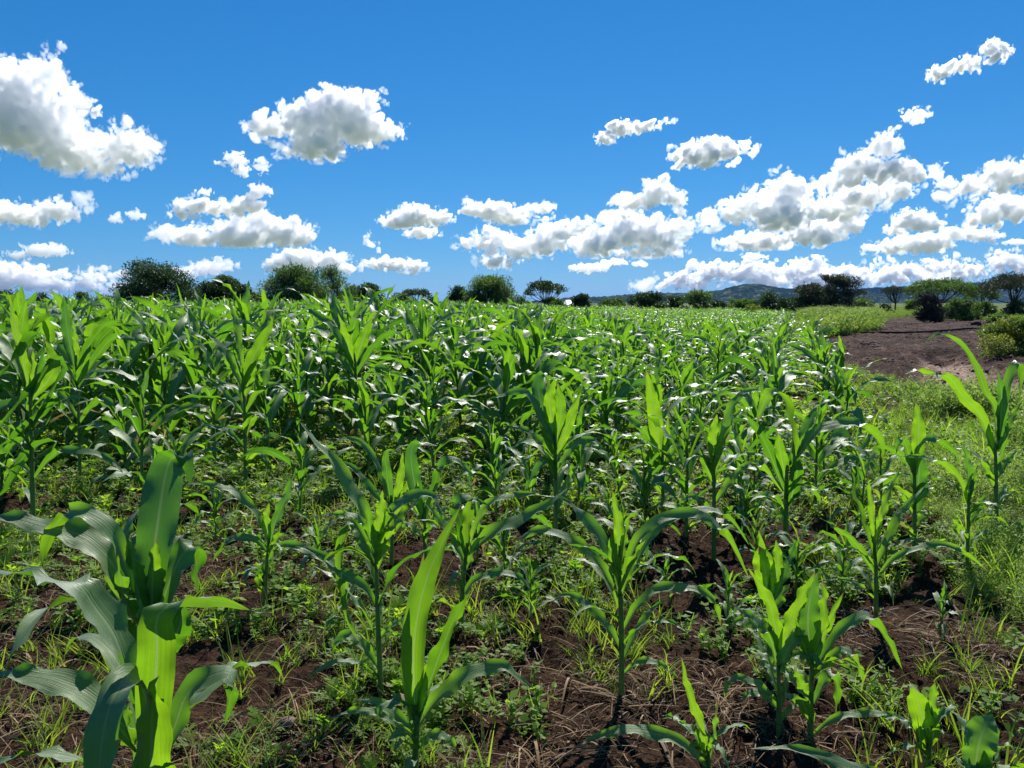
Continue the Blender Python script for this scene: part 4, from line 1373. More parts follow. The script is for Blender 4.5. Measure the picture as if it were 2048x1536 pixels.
# plants whose feet show: (foot px, foot py, top py, what sets it apart)
FEET = [
    (253, 970, 745, 'paired maize plant of a close couple under the big round tree, the paler one'),
    (284, 985, 715, 'paired maize plant of a close couple under the big round tree, the leafier one'),
    (988, 985, 835, 'low bushy maize plant left of the one with yellow spears at its heart'),
    (1158, 1015, 805, 'maize plant with upright bright blades right of the one with yellow spears'),
    (1372, 1085, 800, 'maize plant squeezed between the tall yellow spear and the silvery blade'),
    (1215, 1060, 930, 'short maize plant in front of the dense field, right of the middle'),
    (1240, 1005, 840, 'maize plant behind the gap left of the tall yellow spear'),
    (1630, 1010, 800, 'maize plant at the field corner behind the biggest leafed one'),
    (1690, 900, 715, 'maize plant with a white folded top standing out over the feathery weeds'),
    (1650, 955, 810, 'last low maize plant before the feathery weeds begin'),
    (540, 950, 690, 'maize plant just right of the one with the wide lifted blade'),
    (430, 925, 660, 'maize plant behind the bare strip, below the second dark tree'),
    (600, 900, 680, 'maize plant in the first dense row, below the thorn trees'),
    (870, 960, 740, 'small leaning maize plant before the dark middle of the field'),
    (780, 905, 700, 'maize plant in the first dense row, below the little umbrella tree'),
    (345, 930, 640, 'maize plant in the first dense row, below the right side of the round tree'),
    (1490, 1080, 960, 'thin maize seedling between the silvery blade plant and the biggest leafed one'),
    (1470, 985, 800, 'maize plant behind the one with the ragged yellow blade'),
    (1010, 1165, 1010, 'small maize plant in shade behind the long flat blade'),
    (1590, 1195, 1030, 'yellowish maize seedling behind the tight trio'),
    (1340, 1200, 1110, 'little maize seedling in the bare soil right of the graceful plant'),
    (1062, 1245, 1105, 'small maize plant in the soil between the flat long blade and the graceful plant'),
    (1455, 1255, 1120, 'small maize plant left behind the tight trio, near the graceful plant'),
    (1682, 1190, 1020, 'small maize plant between the tight trio and the open vase shaped plant'),
    (640, 1150, 1005, 'slender maize plant between the lone short plant and the thrust out yellow blade'),
    (432, 1085, 960, 'slender maize plant behind the chewed yellow blade, left of the lone short plant'),
    (1880, 1268, 1165, 'little maize plant right of the open vase shaped one, below the flag blade'),
    (690, 1262, 1160, 'little maize plant at the left of the thrust out yellow blade plant'),
    (955, 1120, 960, 'slender maize plant left of the one with yellow spears at its heart'),
    (1062, 1025, 845, 'upright maize plant behind the one with yellow spears at its heart'),
    (1245, 1150, 985, 'slender maize plant just behind the graceful one'),
    (1290, 1075, 890, 'slender maize plant at the left of the tall broad yellow spear'),
    (1510, 1165, 1010, 'slender maize plant in front of the silvery blade plant, behind the trio'),
    (1720, 1060, 880, 'slender maize plant between the biggest leafed one and the stout dark one'),
    (355, 1010, 830, 'slender maize plant before the close couple under the round tree'),
    (600, 1035, 850, 'slender maize plant left of the thin silvery arches'),
]
for j, (fx, fy, ty, lab) in enumerate(FEET):
    x, y = G(fx, fy)
    h = max(.3, CAM_H - (CAM_H - P(fx, ty, y)[2]))
    place(x, y, h * 1.02, j % 14, lab, random.uniform(0, 6.28))

# rows run away from the camera, slightly to the right, as the border does
ROW = np.array([math.sin(math.radians(20)), math.cos(math.radians(20))])
ACR = np.array([ROW[1], -ROW[0]])


def row_sites(y0, y1, gap_row, gap_plant, seed):
    r = np.random.default_rng(seed)
    out = []
    a = np.arange(-170, 170, gap_row)
    b = np.arange(-80, 190, gap_plant)
    A, B = np.meshgrid(a, b, indexing='ij')
    A = A + r.normal(0, .07, A.shape)
    B = B + r.normal(0, gap_plant * .25, B.shape)
    x = A * ACR[0] + B * ROW[0]
    y = A * ACR[1] + B * ROW[1]
    x, y = x.ravel(), y.ravel()
    px, py = proj(x, y, 0 * x)
    ok = (y > y0) & (y < y1) & (px > -160) & (px < 2200) & (x < edge_x(y) - .1) & (r.random(len(x)) > .06)
    return x[ok], y[ok], px[ok], py[ok]


def front_y(px):
    """Where the dense stand begins."""
    return np.interp(px, [-200, 0, 300, 560, 800, 1000, 1250, 1500, 1700], [5.6, 6.0, 6.8, 7.6, 8.2, 6.2, 5.8, 5.2, 5.6])


x, y, px, py = row_sites(3.6, 130, .82, .36, 77)
r_ = np.random.default_rng(78)
fy_ = front_y(px)
keep = r_.random(len(px)) < np.where(y > fy_ + .5, np.interp(y - fy_, [.5, 6], [.8, 1]), .62 * smooth(-3.2, -.1, y - fy_))
keep &= y > 3.9
gaps = perlin(x * .35, y * .35, 90)
keep &= ~((gaps > .33) & (y < 16))
keep &= ~((px > 1120) & (perlin(x * .6, y * .6, 95) + .4 * perlin(x * 1.9, y * 1.9, 96) > .22))
keep &= x < edge_x(y) - .1 - .8 * np.clip(perlin(x * .7, y * .7, 97) + .1, 0, 1)
for tx, ty_, tr in TAKEN:
    keep &= np.hypot(x - tx, y - ty_) > tr + .16
x, y, px = x[keep], y[keep], px[keep]
order = np.argsort(np.hypot(x, y))
x, y, px = x[order], y[order], px[order]
inview = (px > -60) & (px < 2110)
near = np.where(inview)[0][:300 - len(TAKEN)]
Hh = field_height(px) * (1 + .10 * perlin(x * .5, y * .5, 91)) * r_.normal(.94, .19, len(x)).clip(.45, 1.3)
fy_ = front_y(px)
Hh = Hh * np.interp(y - fy_, [-2.5, -.5, 1.0, 3.5], [.48, .66, .86, 1.0])
Hh = np.where(y > 25, Hh * np.interp(px, [1000, 1300], [1.0, .86]), Hh)
for i in near:
    o = place(float(x[i]), float(y[i]), float(Hh[i]), int(r_.integers(14)), '', float(r_.uniform(0, 6.28)))
    if y[i] < fy_[i] + .3:
        tag(o, 'young maize plant scattered on the weedy ground just before the dense rows', 'maize', 'young maize before the dense rows')
    elif px[i] < 1050:
        tag(o, 'tall green maize plant crowded in the dense rows under the tree skyline', 'maize', 'tall maize in the dense rows')
    else:
        tag(o, 'lower maize plant crowded in the looser rows towards the bare clay', 'maize', 'lower maize in the looser rows')

# ---- the rest of the crop, one mass of lighter plants
def lod_plant(seed, n, nx, nl, seg):
    stalk, leaves, hs, h = maize_plan(1.35, seed, nl=nl)
    g = Geo()
    if seg:
        v, f, uv = tube(catmull(stalk, 4), np.linspace(.019, .009, 4), seg)
        g.add(v, f, uv, .25)
    for lf in leaves:
        v, f, uv, t = leaf_mesh(lf, n, nx)
        g.add(v, f, uv, t)
    return g.arrays()


rest = np.ones(len(x), bool)
rest[near] = False
rest &= (px > -400)
dist = np.hypot(x, y)
V, F, UV, TT, nv = [], [], [], [], 0
for lo, hi, n, nx, nl, seg, frac in ((0, 16, 12, 5, 10, 4, 1.), (16, 32, 8, 3, 9, 3, 1.), (32, 60, 5, 3, 8, 0, 1.), (60, 140, 4, 2, 7, 0, .8)):
    protos = [lod_plant(500 + k, n, nx, nl, seg) for k in range(9)]
    idx = np.where(rest & (dist >= lo) & (dist < hi))[0]
    if frac < 1:
        idx = idx[r_.random(len(idx)) < frac]
    kinds = r_.integers(0, 9, len(idx))
    for k in range(9):
        ii = idx[kinds == k]
        if not len(ii):
            continue
        v, fs, uv, t = protos[k]
        m = len(ii)
        a = r_.uniform(0, 6.28, m)
        s = Hh[ii] / 1.35
        zz = height(x[ii], y[ii], False)
        ca, sa = np.cos(a)[:, None], np.sin(a)[:, None]
        W = np.stack([(v[None, :, 0] * ca - v[None, :, 1] * sa) * s[:, None] + x[ii][:, None],
                      (v[None, :, 0] * sa + v[None, :, 1] * ca) * s[:, None] + y[ii][:, None],
                      v[None, :, 2] * s[:, None] + zz[:, None]], -1).reshape(-1, 3)
        off = nv + np.arange(m)[:, None, None] * len(v)
        for f in fs:
            F.append((f[None] + off).reshape(-1, f.shape[1]))
        V.append(W)
        UV.append(np.tile(uv, (m, 1)))
        yl = np.interp(px[ii], [900, 1300], [0, .22]) * smooth(10, 40, dist[ii])
        TT.append((np.clip(t[None] + (r_.normal(0, .1, m) + yl)[:, None], 0, 1)).ravel())
        nv += m * len(v)
quads = np.concatenate(F)
tag(link('maize_crop', new_mesh('maize_crop', np.concatenate(V), quads, M_LEAF, np.concatenate(UV), {'tint': np.concatenate(TT)})), kind='stuff')
print('crop plants', int(rest.sum()), 'quads', len(quads), 'single', len(near) + len(TAKEN))

# ------------------------------------------------------------------ ground cover
M_WEED = leaf_material('weed_leaf', (.06, .135, .018), (.19, .29, .04), (.20, .46, .015), (.52, .76, .04), trans=.5, rough=.6, spec=.22, veins=False)
M_FEATHER = leaf_material('feathery_weed_leaf', (.085, .15, .035), (.33, .42, .14), (.24, .44, .05), (.55, .70, .16), trans=.42, rough=.7, spec=.15, veins=False)
M_GRASS = leaf_material('grass_blade', (.07, .14, .02), (.24, .28, .06), (.20, .46, .01), (.52, .66, .05), trans=.45, rough=.6, spec=.22, veins=False)
M_STRAW = leaf_material('dry_straw', (.07, .042, .022), (.29, .19, .095), (.1, .06, .02), (.25, .16, .06), trans=.15, rough=.7, spec=.3, veins=False)


def scatter(protos, pts, scale, rot, tint, seed=0, tilt=0.0):
    """Copies of small prototypes merged to one set of arrays."""
    r = np.random.default_rng(seed)
    kinds = r.integers(0, len(protos), len(pts))
    V, F, T, n = [], [], [], 0
    for k, (v, fs, uv, t) in enumerate(protos):
        ii = np.where(kinds == k)[0]
        m = len(ii)
        if not m:
            continue
        s = scale[ii][:, None]
        ca, sa = np.cos(rot[ii])[:, None], np.sin(rot[ii])[:, None]
        W = np.stack([(v[None, :, 0] * ca - v[None, :, 1] * sa) * s, (v[None, :, 0] * sa + v[None, :, 1] * ca) * s, v[None, :, 2] * s], -1)
        if tilt:
            tx, ty = r.normal(0, tilt, m)[:, None], r.normal(0, tilt, m)[:, None]
            W[..., 0] += W[..., 2] * tx
            W[..., 1] += W[..., 2] * ty
        W += pts[ii][:, None, :]
        off = n + np.arange(m)[:, None, None] * len(v)
        for f in fs:
            F.append((f[None] + off).reshape(-1, f.shape[1]))
        V.append(W.reshape(-1, 3))
        T.append(np.clip(t[None] + tint[ii][:, None], 0, 1).ravel())
        n += m * len(v)
    sizes = {}
    for f in F:
        sizes.setdefault(f.shape[1], []).append(f)
    return np.concatenate(V), [np.concatenate(q) for q in sizes.values()], np.concatenate(T)


def strip(path, w, up=(0, 0, 1), taper=1.0):
    path = np.asarray(path, float)
    n = len(path)
    t = np.gradient(path, axis=0)
    s = np.cross(t, np.asarray(up, float))
    s /= np.linalg.norm(s, axis=1, keepdims=True) + 1e-9
    ww = w * .5 * (1 - taper * np.linspace(0, 1, n) ** 1.5)
    v = np.stack([path - s * ww[:, None], path + s * ww[:, None]], 1).reshape(-1, 3)
    i = np.arange(n - 1) * 2
    return v, np.stack([i, i + 1, i + 3, i + 2], 1)


def arc(az, e0, e1, L, n=5, p0=(0, 0, 0)):
    e = np.linspace(e0, e1, n - 1)
    d = np.stack([np.cos(e) * math.cos(az), np.cos(e) * math.sin(az), np.sin(e)], 1) * L / (n - 1)
    return np.asarray(p0, float) + np.concatenate([[np.zeros(3)], np.cumsum(d, 0)])


def lobed_leaf(g, r, az, L, e0, e1, tint, p0=(0, 0, 0), pairs=4):
    """A deeply cut weed leaf: toothed lobes along a midrib."""
    pth = arc(az, e0, e1, L, 7, p0)
    v, f = strip(pth, L * .09)
    g.add(v, f, None, tint)
    side = np.array([math.sin(az), -math.cos(az), 0])
    for k in range(pairs):
        q = .30 + .62 * k / max(1, pairs - 1)
        i = q * 6
        a = int(i)
        c = pth[a] + (pth[min(a + 1, 6)] - pth[a]) * (i - a)
        fw = pth[min(a + 1, 6)] - pth[max(a - 1, 0)]
        fw = fw / np.linalg.norm(fw)
        ll = L * (.36 * math.sin(math.pi * (.28 + .6 * q))) * r.uniform(.8, 1.2)
        for sg in (-1, 1):
            d = side * sg * .8 + fw * .55 + np.array([0, 0, r.normal(.05, .12)])
            d /= np.linalg.norm(d)
            wv = fw * ll * .26
            tip = c + d * ll
            mid = c + d * ll * .6
            g.add([c - wv * .5, mid - wv * 1.0, tip, mid + wv * 1.1, c + wv * .5], [np.array([[0, 1, 2, 3]]), np.array([[0, 3, 4]])], None, tint)
    d = pth[-1] - pth[-2]
    d /= np.linalg.norm(d)
    g.add([pth[-2] - side * L * .07, pth[-1] + d * L * .1, pth[-2] + side * L * .07], np.array([[0, 1, 2]]), None, tint)


def rosette(seed, L=.12, n=7):
    r = np.random.default_rng(seed)
    g = Geo()
    for k in range(n):
        az = k * 2.4 + r.normal(0, .3)
        e0 = math.radians(r.uniform(25, 70))
        lobed_leaf(g, r, az, L * r.uniform(.6, 1.2), e0, e0 - math.radians(r.uniform(30, 75)), float(np.clip(r.normal(.45, .2), 0, 1)), (0, 0, r.uniform(0, .05)), int(r.integers(3, 5)))
    return g.arrays()


def herb(seed, h=.14):
    """A small upright herb with plain oval leaves."""
    r = np.random.default_rng(seed)
    g = Geo()
    for st in range(int(r.integers(2, 4))):
        az = r.uniform(0, 6.28)
        pth = arc(az, math.radians(r.uniform(60, 85)), math.radians(r.uniform(60, 88)), h * r.uniform(.6, 1.1), 5)
        v, f = strip(pth, .004, (1, .3, 0), .5)
        g.add(v, f, None, .3)
        for q in range(7):
            i = r.uniform(.8, 4)
            a = min(int(i), 3)
            c = pth[a] + (pth[a + 1] - pth[a]) * (i - a)
            la = r.uniform(0, 6.28)
            l = r.uniform(.02, .045)
            d = np.array([math.cos(la), math.sin(la), r.normal(.2, .3)]) * l
            s = np.array([-math.sin(la), math.cos(la), r.normal(0, .3)]) * l * .3
            g.add([c, c + d * .45 - s, c + d, c + d * .45 + s], np.array([[0, 1, 2, 3]]), None, float(np.clip(r.normal(.5, .25), 0, 1)))
    return g.arrays()


def tuft(seed, L=.22, n=12, spread=60):
    r = np.random.default_rng(seed)
    g = Geo()
    for k in range(n):
        az = r.uniform(0, 6.28)
        e0 = math.radians(r.uniform(90 - spread, 88))
        l = L * r.uniform(.4, 1.15)
        p0 = (r.normal(0, .012), r.normal(0, .012), -.005)
        v, f = strip(arc(az, e0, e0 - math.radians(r.uniform(10, 85)), l, 6, p0), r.uniform(.004, .008) * (L / .22) ** .5, (math.sin(az) * .3, .5, .9))
        g.add(v, f, None, float(np.clip(r.normal(.45, .28), 0, 1)))
    return g.arrays()


def world_sites(n, y0, y1, px0, px1, seed, power=1.0):
    """Random ground sites, uniform per area inside a wedge of view."""
    r = np.random.default_rng(seed)
    u = r.random(n)
    y = np.sqrt(y0 ** 2 + u * (y1 ** 2 - y0 ** 2)) if power == 1 else y0 + (y1 - y0) * u ** power
    px = r.uniform(px0, px1, n)
    x = (px - 1024) / FPX * y * 1.0
    return x, y, r


def on_ground(x, y, sink=.004, detail=True):
    return np.stack([x, y, height(x, y, detail) - sink], 1)


def in_field(x, y):
    return x < edge_x(y) + .2


# broad cut-leaved weeds between the maize
x, y, r = world_sites(11500, 2.0, 19, -150, 1950, 21, .8)
dens = perlin(x * .8, y * .8, 22) + .5 * perlin(x * 2.1, y * 2.1, 23)
want = np.interp(y, [2, 3.2, 4.2, 6, 8, 19], [-.34, -.30, -.20, .02, .36, .55])
k = (dens < want - .05) & in_field(x, y)
x, y = x[k], y[k]
pts = on_ground(x, y)
sc = r.uniform(.4, 1.2, len(x)) * np.interp(y, [3, 6, 10], [.8, 1.1, 1.5])
v, f, t = scatter([rosette(600 + q) for q in range(10)], pts, sc, r.uniform(0, 6.28, len(x)), r.normal(0, .15, len(x)), 24, .15)
tag(link('weeds', new_mesh('weeds', v, f, M_WEED, None, {'tint': t}, False)), kind='stuff')
print('weeds', len(x), len(v))
# small upright herbs
x, y, r = world_sites(5200, 2.0, 9, -150, 2150, 31, .8)
k = perlin(x * 1.1, y * 1.1, 32) + .4 * perlin(x * 3, y * 3, 33) < np.interp(y, [2, 3, 4.5], [-.32, -.2, .12])
x, y = x[k], y[k]
v, f, t = scatter([herb(640 + q) for q in range(8)], on_ground(x, y), r.uniform(.4, 1.3, len(x)), r.uniform(0, 6.28, len(x)), r.normal(0, .15, len(x)), 34, .15)
tag(link('herbs', new_mesh('herbs', v, f, M_WEED, None, {'tint': t}, False)), kind='stuff')
# grass
x, y, r = world_sites(9500, 2.0, 12, -150, 2150, 41, .75)
g_ = perlin(x * .9, y * .9, 42) + .5 * perlin(x * 2.6, y * 2.6, 46)
k = (g_ > .05) & in_field(x - .4, y)
x, y = x[k], y[k]
v, f, t = scatter([tuft(660 + q, L=(.10, .16, .24)[q % 3], n=(14, 12, 8)[q % 3], spread=(65, 50, 35)[q % 3]) for q in range(12)], on_ground(x, y), r.uniform(.5, 1.25, len(x)), r.uniform(0, 6.28, len(x)),
                  r.normal(0, .2, len(x)), 44, .2)
tag(link('grass', new_mesh('grass', v, f, M_GRASS, None, {'tint': t}, False)), kind='stuff')
# dry straw and roots lying about
def straw_piece(seed):
    r = np.random.default_rng(seed)
    g = Geo()
    for q in range(9):
        az = r.uniform(0, 6.28)
        L = r.uniform(.04, .2)
        pth = arc(az, math.radians(r.uniform(0, 40)), math.radians(r.uniform(-35, 0)), L, 5, (r.normal(0, .05), r.normal(0, .05), r.uniform(0, .02)))
        pth[:, 0] += np.sin(np.linspace(0, 3, 5) + q) * (.006 if q % 3 == 0 else .001)
        pth[:, 2] = np.maximum(pth[:, 2], .001)
        v, f = strip(pth, r.uniform(.0015, .004) * (2.6 if q % 4 == 1 else 1), (r.normal(0, .5), r.normal(0, .5), 1), .4)
        g.add(v, f, None, r.random())
    return g.arrays()


x, y, r = world_sites(4600, 1.9, 8.5, -150, 2150, 51, .7)
px, py = proj(x, y, 0 * x)
heap = np.maximum(np.exp(-((px - 1190) / 190) ** 2 - ((py - 1400) / 90) ** 2), np.exp(-((px - 120) / 150) ** 2 - ((py - 950) / 30) ** 2))
heap = np.maximum(heap, .8 * np.exp(-((px - 330) / 260) ** 2 - ((py - 1480) / 80) ** 2))
k = (perlin(x * 1.0, y * 1.0, 52) + .3 * perlin(x * 4, y * 4, 53) + 1.1 * heap > np.interp(y, [2, 4, 8], [.0, .12, .22]))
x, y = x[k], y[k]
v, f, t = scatter([straw_piece(680 + q) for q in range(10)], on_ground(x, y, -.002), r.uniform(.5, 1.3, len(x)), r.uniform(0, 6.28, len(x)), r.normal(0, .12, len(x)), 54, .1)
tag(link('straw', new_mesh('straw', v, f, M_STRAW, None, {'tint': t}, False)), kind='stuff')

# loose crumbs and lumps of soil
def lump(seed, n=10):
    r = np.random.default_rng(seed)
    g = Geo()
    for q in range(n):
        s = .003 + .010 * r.random() ** 2.5
        th = np.linspace(0, 6.283, 7)[:-1]
        ring = np.stack([np.cos(th) * r.uniform(.7, 1.2, 6), np.sin(th) * r.uniform(.7, 1.2, 6), r.uniform(-.1, .4, 6)], 1) * s
        c = np.array([r.normal(0, .07), r.normal(0, .07), 0])
        vv = np.concatenate([ring + c, [[c[0], c[1], s * r.uniform(.7, 1.1)]], ring * [1.1, 1.1, 0] + c - [0, 0, s * .6]])
        i = np.arange(6)
        j = (i + 1) % 6
        g.add(vv, [np.stack([i, j, np.full(6, 6)], 1), np.stack([i + 7, j + 7, j, i], 1)], None, r.random())
    return g.arrays()


M_CLOD = simple_material('soil_clod', (.03, .015, .008), (.11, .058, .033), 30, .9, .8, .006)
x, y, r = world_sites(2600, 1.9, 9, -150, 2150, 61, .7)
v, f, t = scatter([lump(700 + q) for q in range(8)], on_ground(x, y, .004), r.uniform(.4, 1.2, len(x)), r.uniform(0, 6.28, len(x)), 0 * x, 64)
tag(link('soil_crumbs', new_mesh('soil_crumbs', v, f, M_CLOD, None, None, False)), kind='stuff')

# bigger trodden clods over the bare clay
M_CLAYCLOD = simple_material('clay_clod', (.045, .027, .021), (.11, .062, .044), 9, .9, .8, .02)
x, y, r = world_sites(5200, 15, 85, 1600, 2300, 66)
px, py = proj(x, y, 0 * x)
k = in_poly(px, py, BARE) & (perlin(x * .5, y * .5, 67) > -.15)
x, y = x[k], y[k]
v, f, t = scatter([lump(710 + q, 14) for q in range(6)], on_ground(x, y, .01, False), 2.2 + 3.2 * r.random(len(x)) ** 3, r.uniform(0, 6.28, len(x)), 0 * x, 68)
v[:, 2] -= .012
tag(link('clay_clods', new_mesh('clay_clods', v, f, M_CLAYCLOD, None, None, False)), kind='stuff')


# ---- feathery weeds of the verge
def feather(seed, n, l, spread=1.0):
    """A bushy mound of thin branching sprays set with tiny leaflets, about half a metre high and wide."""
    r = np.random.default_rng(seed)
    g = Geo()
    nst = 12
    for s_ in range(nst):
        az = r.uniform(0, 6.28)
        e0 = math.radians(r.uniform(35, 88))
        pth = arc(az, e0, e0 + math.radians(r.uniform(-25, 15)), .5 * r.uniform(.6, 1.05), 7)
        v, f = strip(pth, .005, (math.sin(az), .4, .2), .8)
        g.add(v, f, None, .2)
        m = n // nst
        q = r.uniform(.25, 1.0, m) ** .7 * 5.99
        a = q.astype(int)
        c = pth[a] + (pth[a + 1] - pth[a]) * (q - a)[:, None] + r.normal(0, .045 * spread, (m, 3))
        c[:, 2] = np.maximum(c[:, 2], .004)
        d = r.normal(0, 1, (m, 3)) + [0, 0, .7]
        d /= np.linalg.norm(d, axis=1, keepdims=True)
        b = np.cross(d, r.normal(0, 1, (m, 3)))
        b /= np.linalg.norm(b, axis=1, keepdims=True)
        ll = l * r.uniform(.5, 1.4, m)[:, None]
        vv = np.stack([c - b * ll * .28, c + d * ll * .55 - b * ll * .1, c + d * ll, c + d * ll * .45 + b * ll * .28], 1).reshape(-1, 3)
        g.add(vv, np.arange(m * 4).reshape(-1, 4), None, np.repeat(np.clip(r.normal(.5, .25, m), 0, 1), 4))
    return g.arrays()


def weedy_sites(n, y0, y1, px0, px1, seed, poly):
    x, y, r = world_sites(n, y0, y1, px0, px1, seed)
    px, py = proj(x + .15 * perlin(x * 2, y * 2, seed), y, 0 * x)
    k = in_poly(px, py, poly)
    return x[k], y[k], r


VV, FF, TT_, n_ = [], {}, [], 0
for (n, y0, y1, nl, l, seed, h0) in ((1500, 2.6, 6.0, 380, .027, 71, .75), (2400, 6.0, 11, 260, .042, 72, .85), (2400, 11, 20, 170, .06, 73, .72), (2600, 20, 48, 110, .09, 74, .7)):
    x, y, r = weedy_sites(n, y0, y1, 1600, 2500, seed, WEEDY)
    if not len(x):
        continue
    hh = h0 * (.38 + 1.0 * smooth(-.12, .38, perlin(x * .55, y * .55, 75) + .35 * perlin(x * 1.7, y * 1.7, 78))) * r.uniform(.55, 1.2, len(x))
    px, _ = proj(x, y, 0 * x)
    hh *= np.interp(x - edge_x(y), [0, .5, 1.4], [.35, .6, 1.0])
    v, f, t = scatter([feather(720 + seed + q, nl, l) for q in range(4)], on_ground(x, y, .01, False), hh, r.uniform(0, 6.28, len(x)), .25 * perlin(x * .6, y * .6, 76) + r.normal(0, .14, len(x)), seed, .15)
    VV.append(v)
    TT_.append(t)
    for q in f:
        FF.setdefault(q.shape[1], []).append(q + n_)
    n_ += len(v)
    print('feathery', len(x), len(v))
tag(link('feathery_weeds', new_mesh('feathery_weeds', np.concatenate(VV), [np.concatenate(q) for q in FF.values()], M_FEATHER, None, {'tint': np.concatenate(TT_)}, False)), kind='stuff')

# coarser herbs and grass mixed through the verge
VV, FF, TT_, n_ = [], {}, [], 0
for protos, num, sd, lo, hi in (([herb(641 + q) for q in range(6)], 2000, 84, .8, 1.9), ([tuft(661 + q, .3, 12, 35) for q in range(5)], 1500, 85, .7, 1.5)):
    x, y, r = weedy_sites(num, 2.8, 16, 1600, 2500, sd, WEEDY)
    k = perlin(x * .9, y * .9, sd) > -.12
    x, y = x[k], y[k]
    v, f, t = scatter(protos, on_ground(x, y, 0, False), r.uniform(lo, hi, len(x)), r.uniform(0, 6.28, len(x)), r.normal(0, .15, len(x)), sd, .15)
    VV.append(v)
    TT_.append(t)
    for q in f:
        FF.setdefault(q.shape[1], []).append(q + n_)
    n_ += len(v)
tag(link('verge_herbs', new_mesh('verge_herbs', np.concatenate(VV), [np.concatenate(q) for q in FF.values()], M_WEED, None, {'tint': np.concatenate(TT_)}, False)), kind='stuff')

# small white flower heads over the verge
x, y, r = weedy_sites(900, 5, 18, 1650, 2100, 81, WEEDY)
k = perlin(x * 1.2, y * 1.2, 82) > .15
x, y = x[k], y[k]
g = Geo()
for q in range(6):
    a = q * 1.047
    g.add([(0, 0, .0), (math.cos(a) * .02, math.sin(a) * .02, .004), (math.cos(a + .5) * .024, math.sin(a + .5) * .024, .004), (math.cos(a + 1.0) * .02, math.sin(a + 1.0) * .02, .004)], np.array([[0, 1, 2, 3]]), None, .5)
p_ = on_ground(x, y, 0, False)
p_[:, 2] += r.uniform(.22, .42, len(x))
v, f, t = scatter([g.arrays()], p_, r.uniform(.4, .9, len(x)), r.uniform(0, 6, len(x)), 0 * x, 83, .5)
M_FLOWER = simple_material('white_petals', (.6, .6, .55), (.75, .75, .7), 40, .7, .1, .001)
tag(link('white_flowers', new_mesh('white_flowers', v, f, M_FLOWER, None, None, False)), kind='stuff')

# yellow green tall grass banks round the bare clay
M_TALL = leaf_material('tall_grass_leaf', (.10, .18, .035), (.27, .35, .08), (.22, .40, .03), (.46, .60, .09), trans=.38, rough=.6, spec=.3, veins=False)
BANK = [(1600, 668), (1606, 640), (1640, 622), (1745, 618), (1757, 640), (1752, 662), (1690, 672), (1640, 680)]
BANK2 = [(1700, 618), (1845, 616), (1850, 634), (1800, 636), (1757, 640), (1720, 634)]
BANK3 = [(1880, 630), (2300, 628), (2300, 652), (2010, 646), (1960, 641), (1885, 641)]
VV, FF, TT_, n_ = [], {}, [], 0
for poly, n, y0, y1, a0, a1, hh0, seed in ((BANK, 5200, 24, 105, 1560, 1780, 1.9, 91), (BANK2, 2600, 60, 190, 1680, 1880, 1.3, 92), (BANK3, 2600, 50, 120, 1860, 2320, 1.2, 93)):
    x, y, r = weedy_sites(n, y0, y1, a0, a1, seed, poly)
    hh = hh0 * (1 + .5 * perlin(x * .35, y * .35, 94)) * r.uniform(.7, 1.15, len(x))
    v, f, t = scatter([feather(760 + seed + q, 230, .065, 1.3) for q in range(4)], on_ground(x, y, .02, False), hh, r.uniform(0, 6.28, len(x)), r.normal(0, .12, len(x)), seed, .2)
    VV.append(v)
    TT_.append(t)
    for q in f:
        FF.setdefault(q.shape[1], []).append(q + n_)
    n_ += len(v)
    print('bank', len(x))
tag(link('tall_grass', new_mesh('tall_grass', np.concatenate(VV), [np.concatenate(q) for q in FF.values()], M_TALL, None, {'tint': np.concatenate(TT_)}, False)), kind='stuff')

# ------------------------------------------------------------------ trees and shrubs
TREE_MATS = {
    'dark': leaf_material('dark_tree_leaf', (.016, .036, .012), (.050, .085, .022), (.03, .085, .008), (.09, .19, .02), trans=.28, rough=.5, spec=.4, veins=False),
    'thorn': leaf_material('thorn_tree_leaf', (.036, .075, .018), (.10, .16, .036), (.08, .19, .014), (.20, .34, .035), trans=.36, rough=.55, spec=.35, veins=False),
    'grey': leaf_material('grey_tree_leaf', (.035, .045, .026), (.075, .085, .045), (.04, .06, .02), (.10, .13, .04), trans=.25, rough=.6, spec=.3, veins=False),
    'purple': leaf_material('dry_bush_twig', (.030, .026, .026), (.070, .060, .052), (.02, .02, .015), (.06, .05, .03), trans=.15, rough=.7, spec=.2, veins=False),
    'yellow': leaf_material('yellow_green_shrub_leaf', (.05, .11, .02), (.17, .21, .04), (.12, .26, .015), (.40, .42, .04), trans=.38, rough=.5, spec=.4, veins=False),
}
M_BARK = simple_material('tree_bark', (.035, .027, .02), (.085, .068, .05), 6, .9, .6, .03, (1, 1, .3))


def leaf_cards(r, c, d, l, w):
    b = np.cross(d, r.normal(0, 1, c.shape))
    b /= np.linalg.norm(b, axis=1, keepdims=True) + 1e-9
    l, w = l[:, None], w[:, None]
    return np.stack([c - d * l * .5, c + b * w * .5 - d * l * .05, c + d * l * .5, c - b * w * .5 + d * l * .05], 1).reshape(-1, 3)


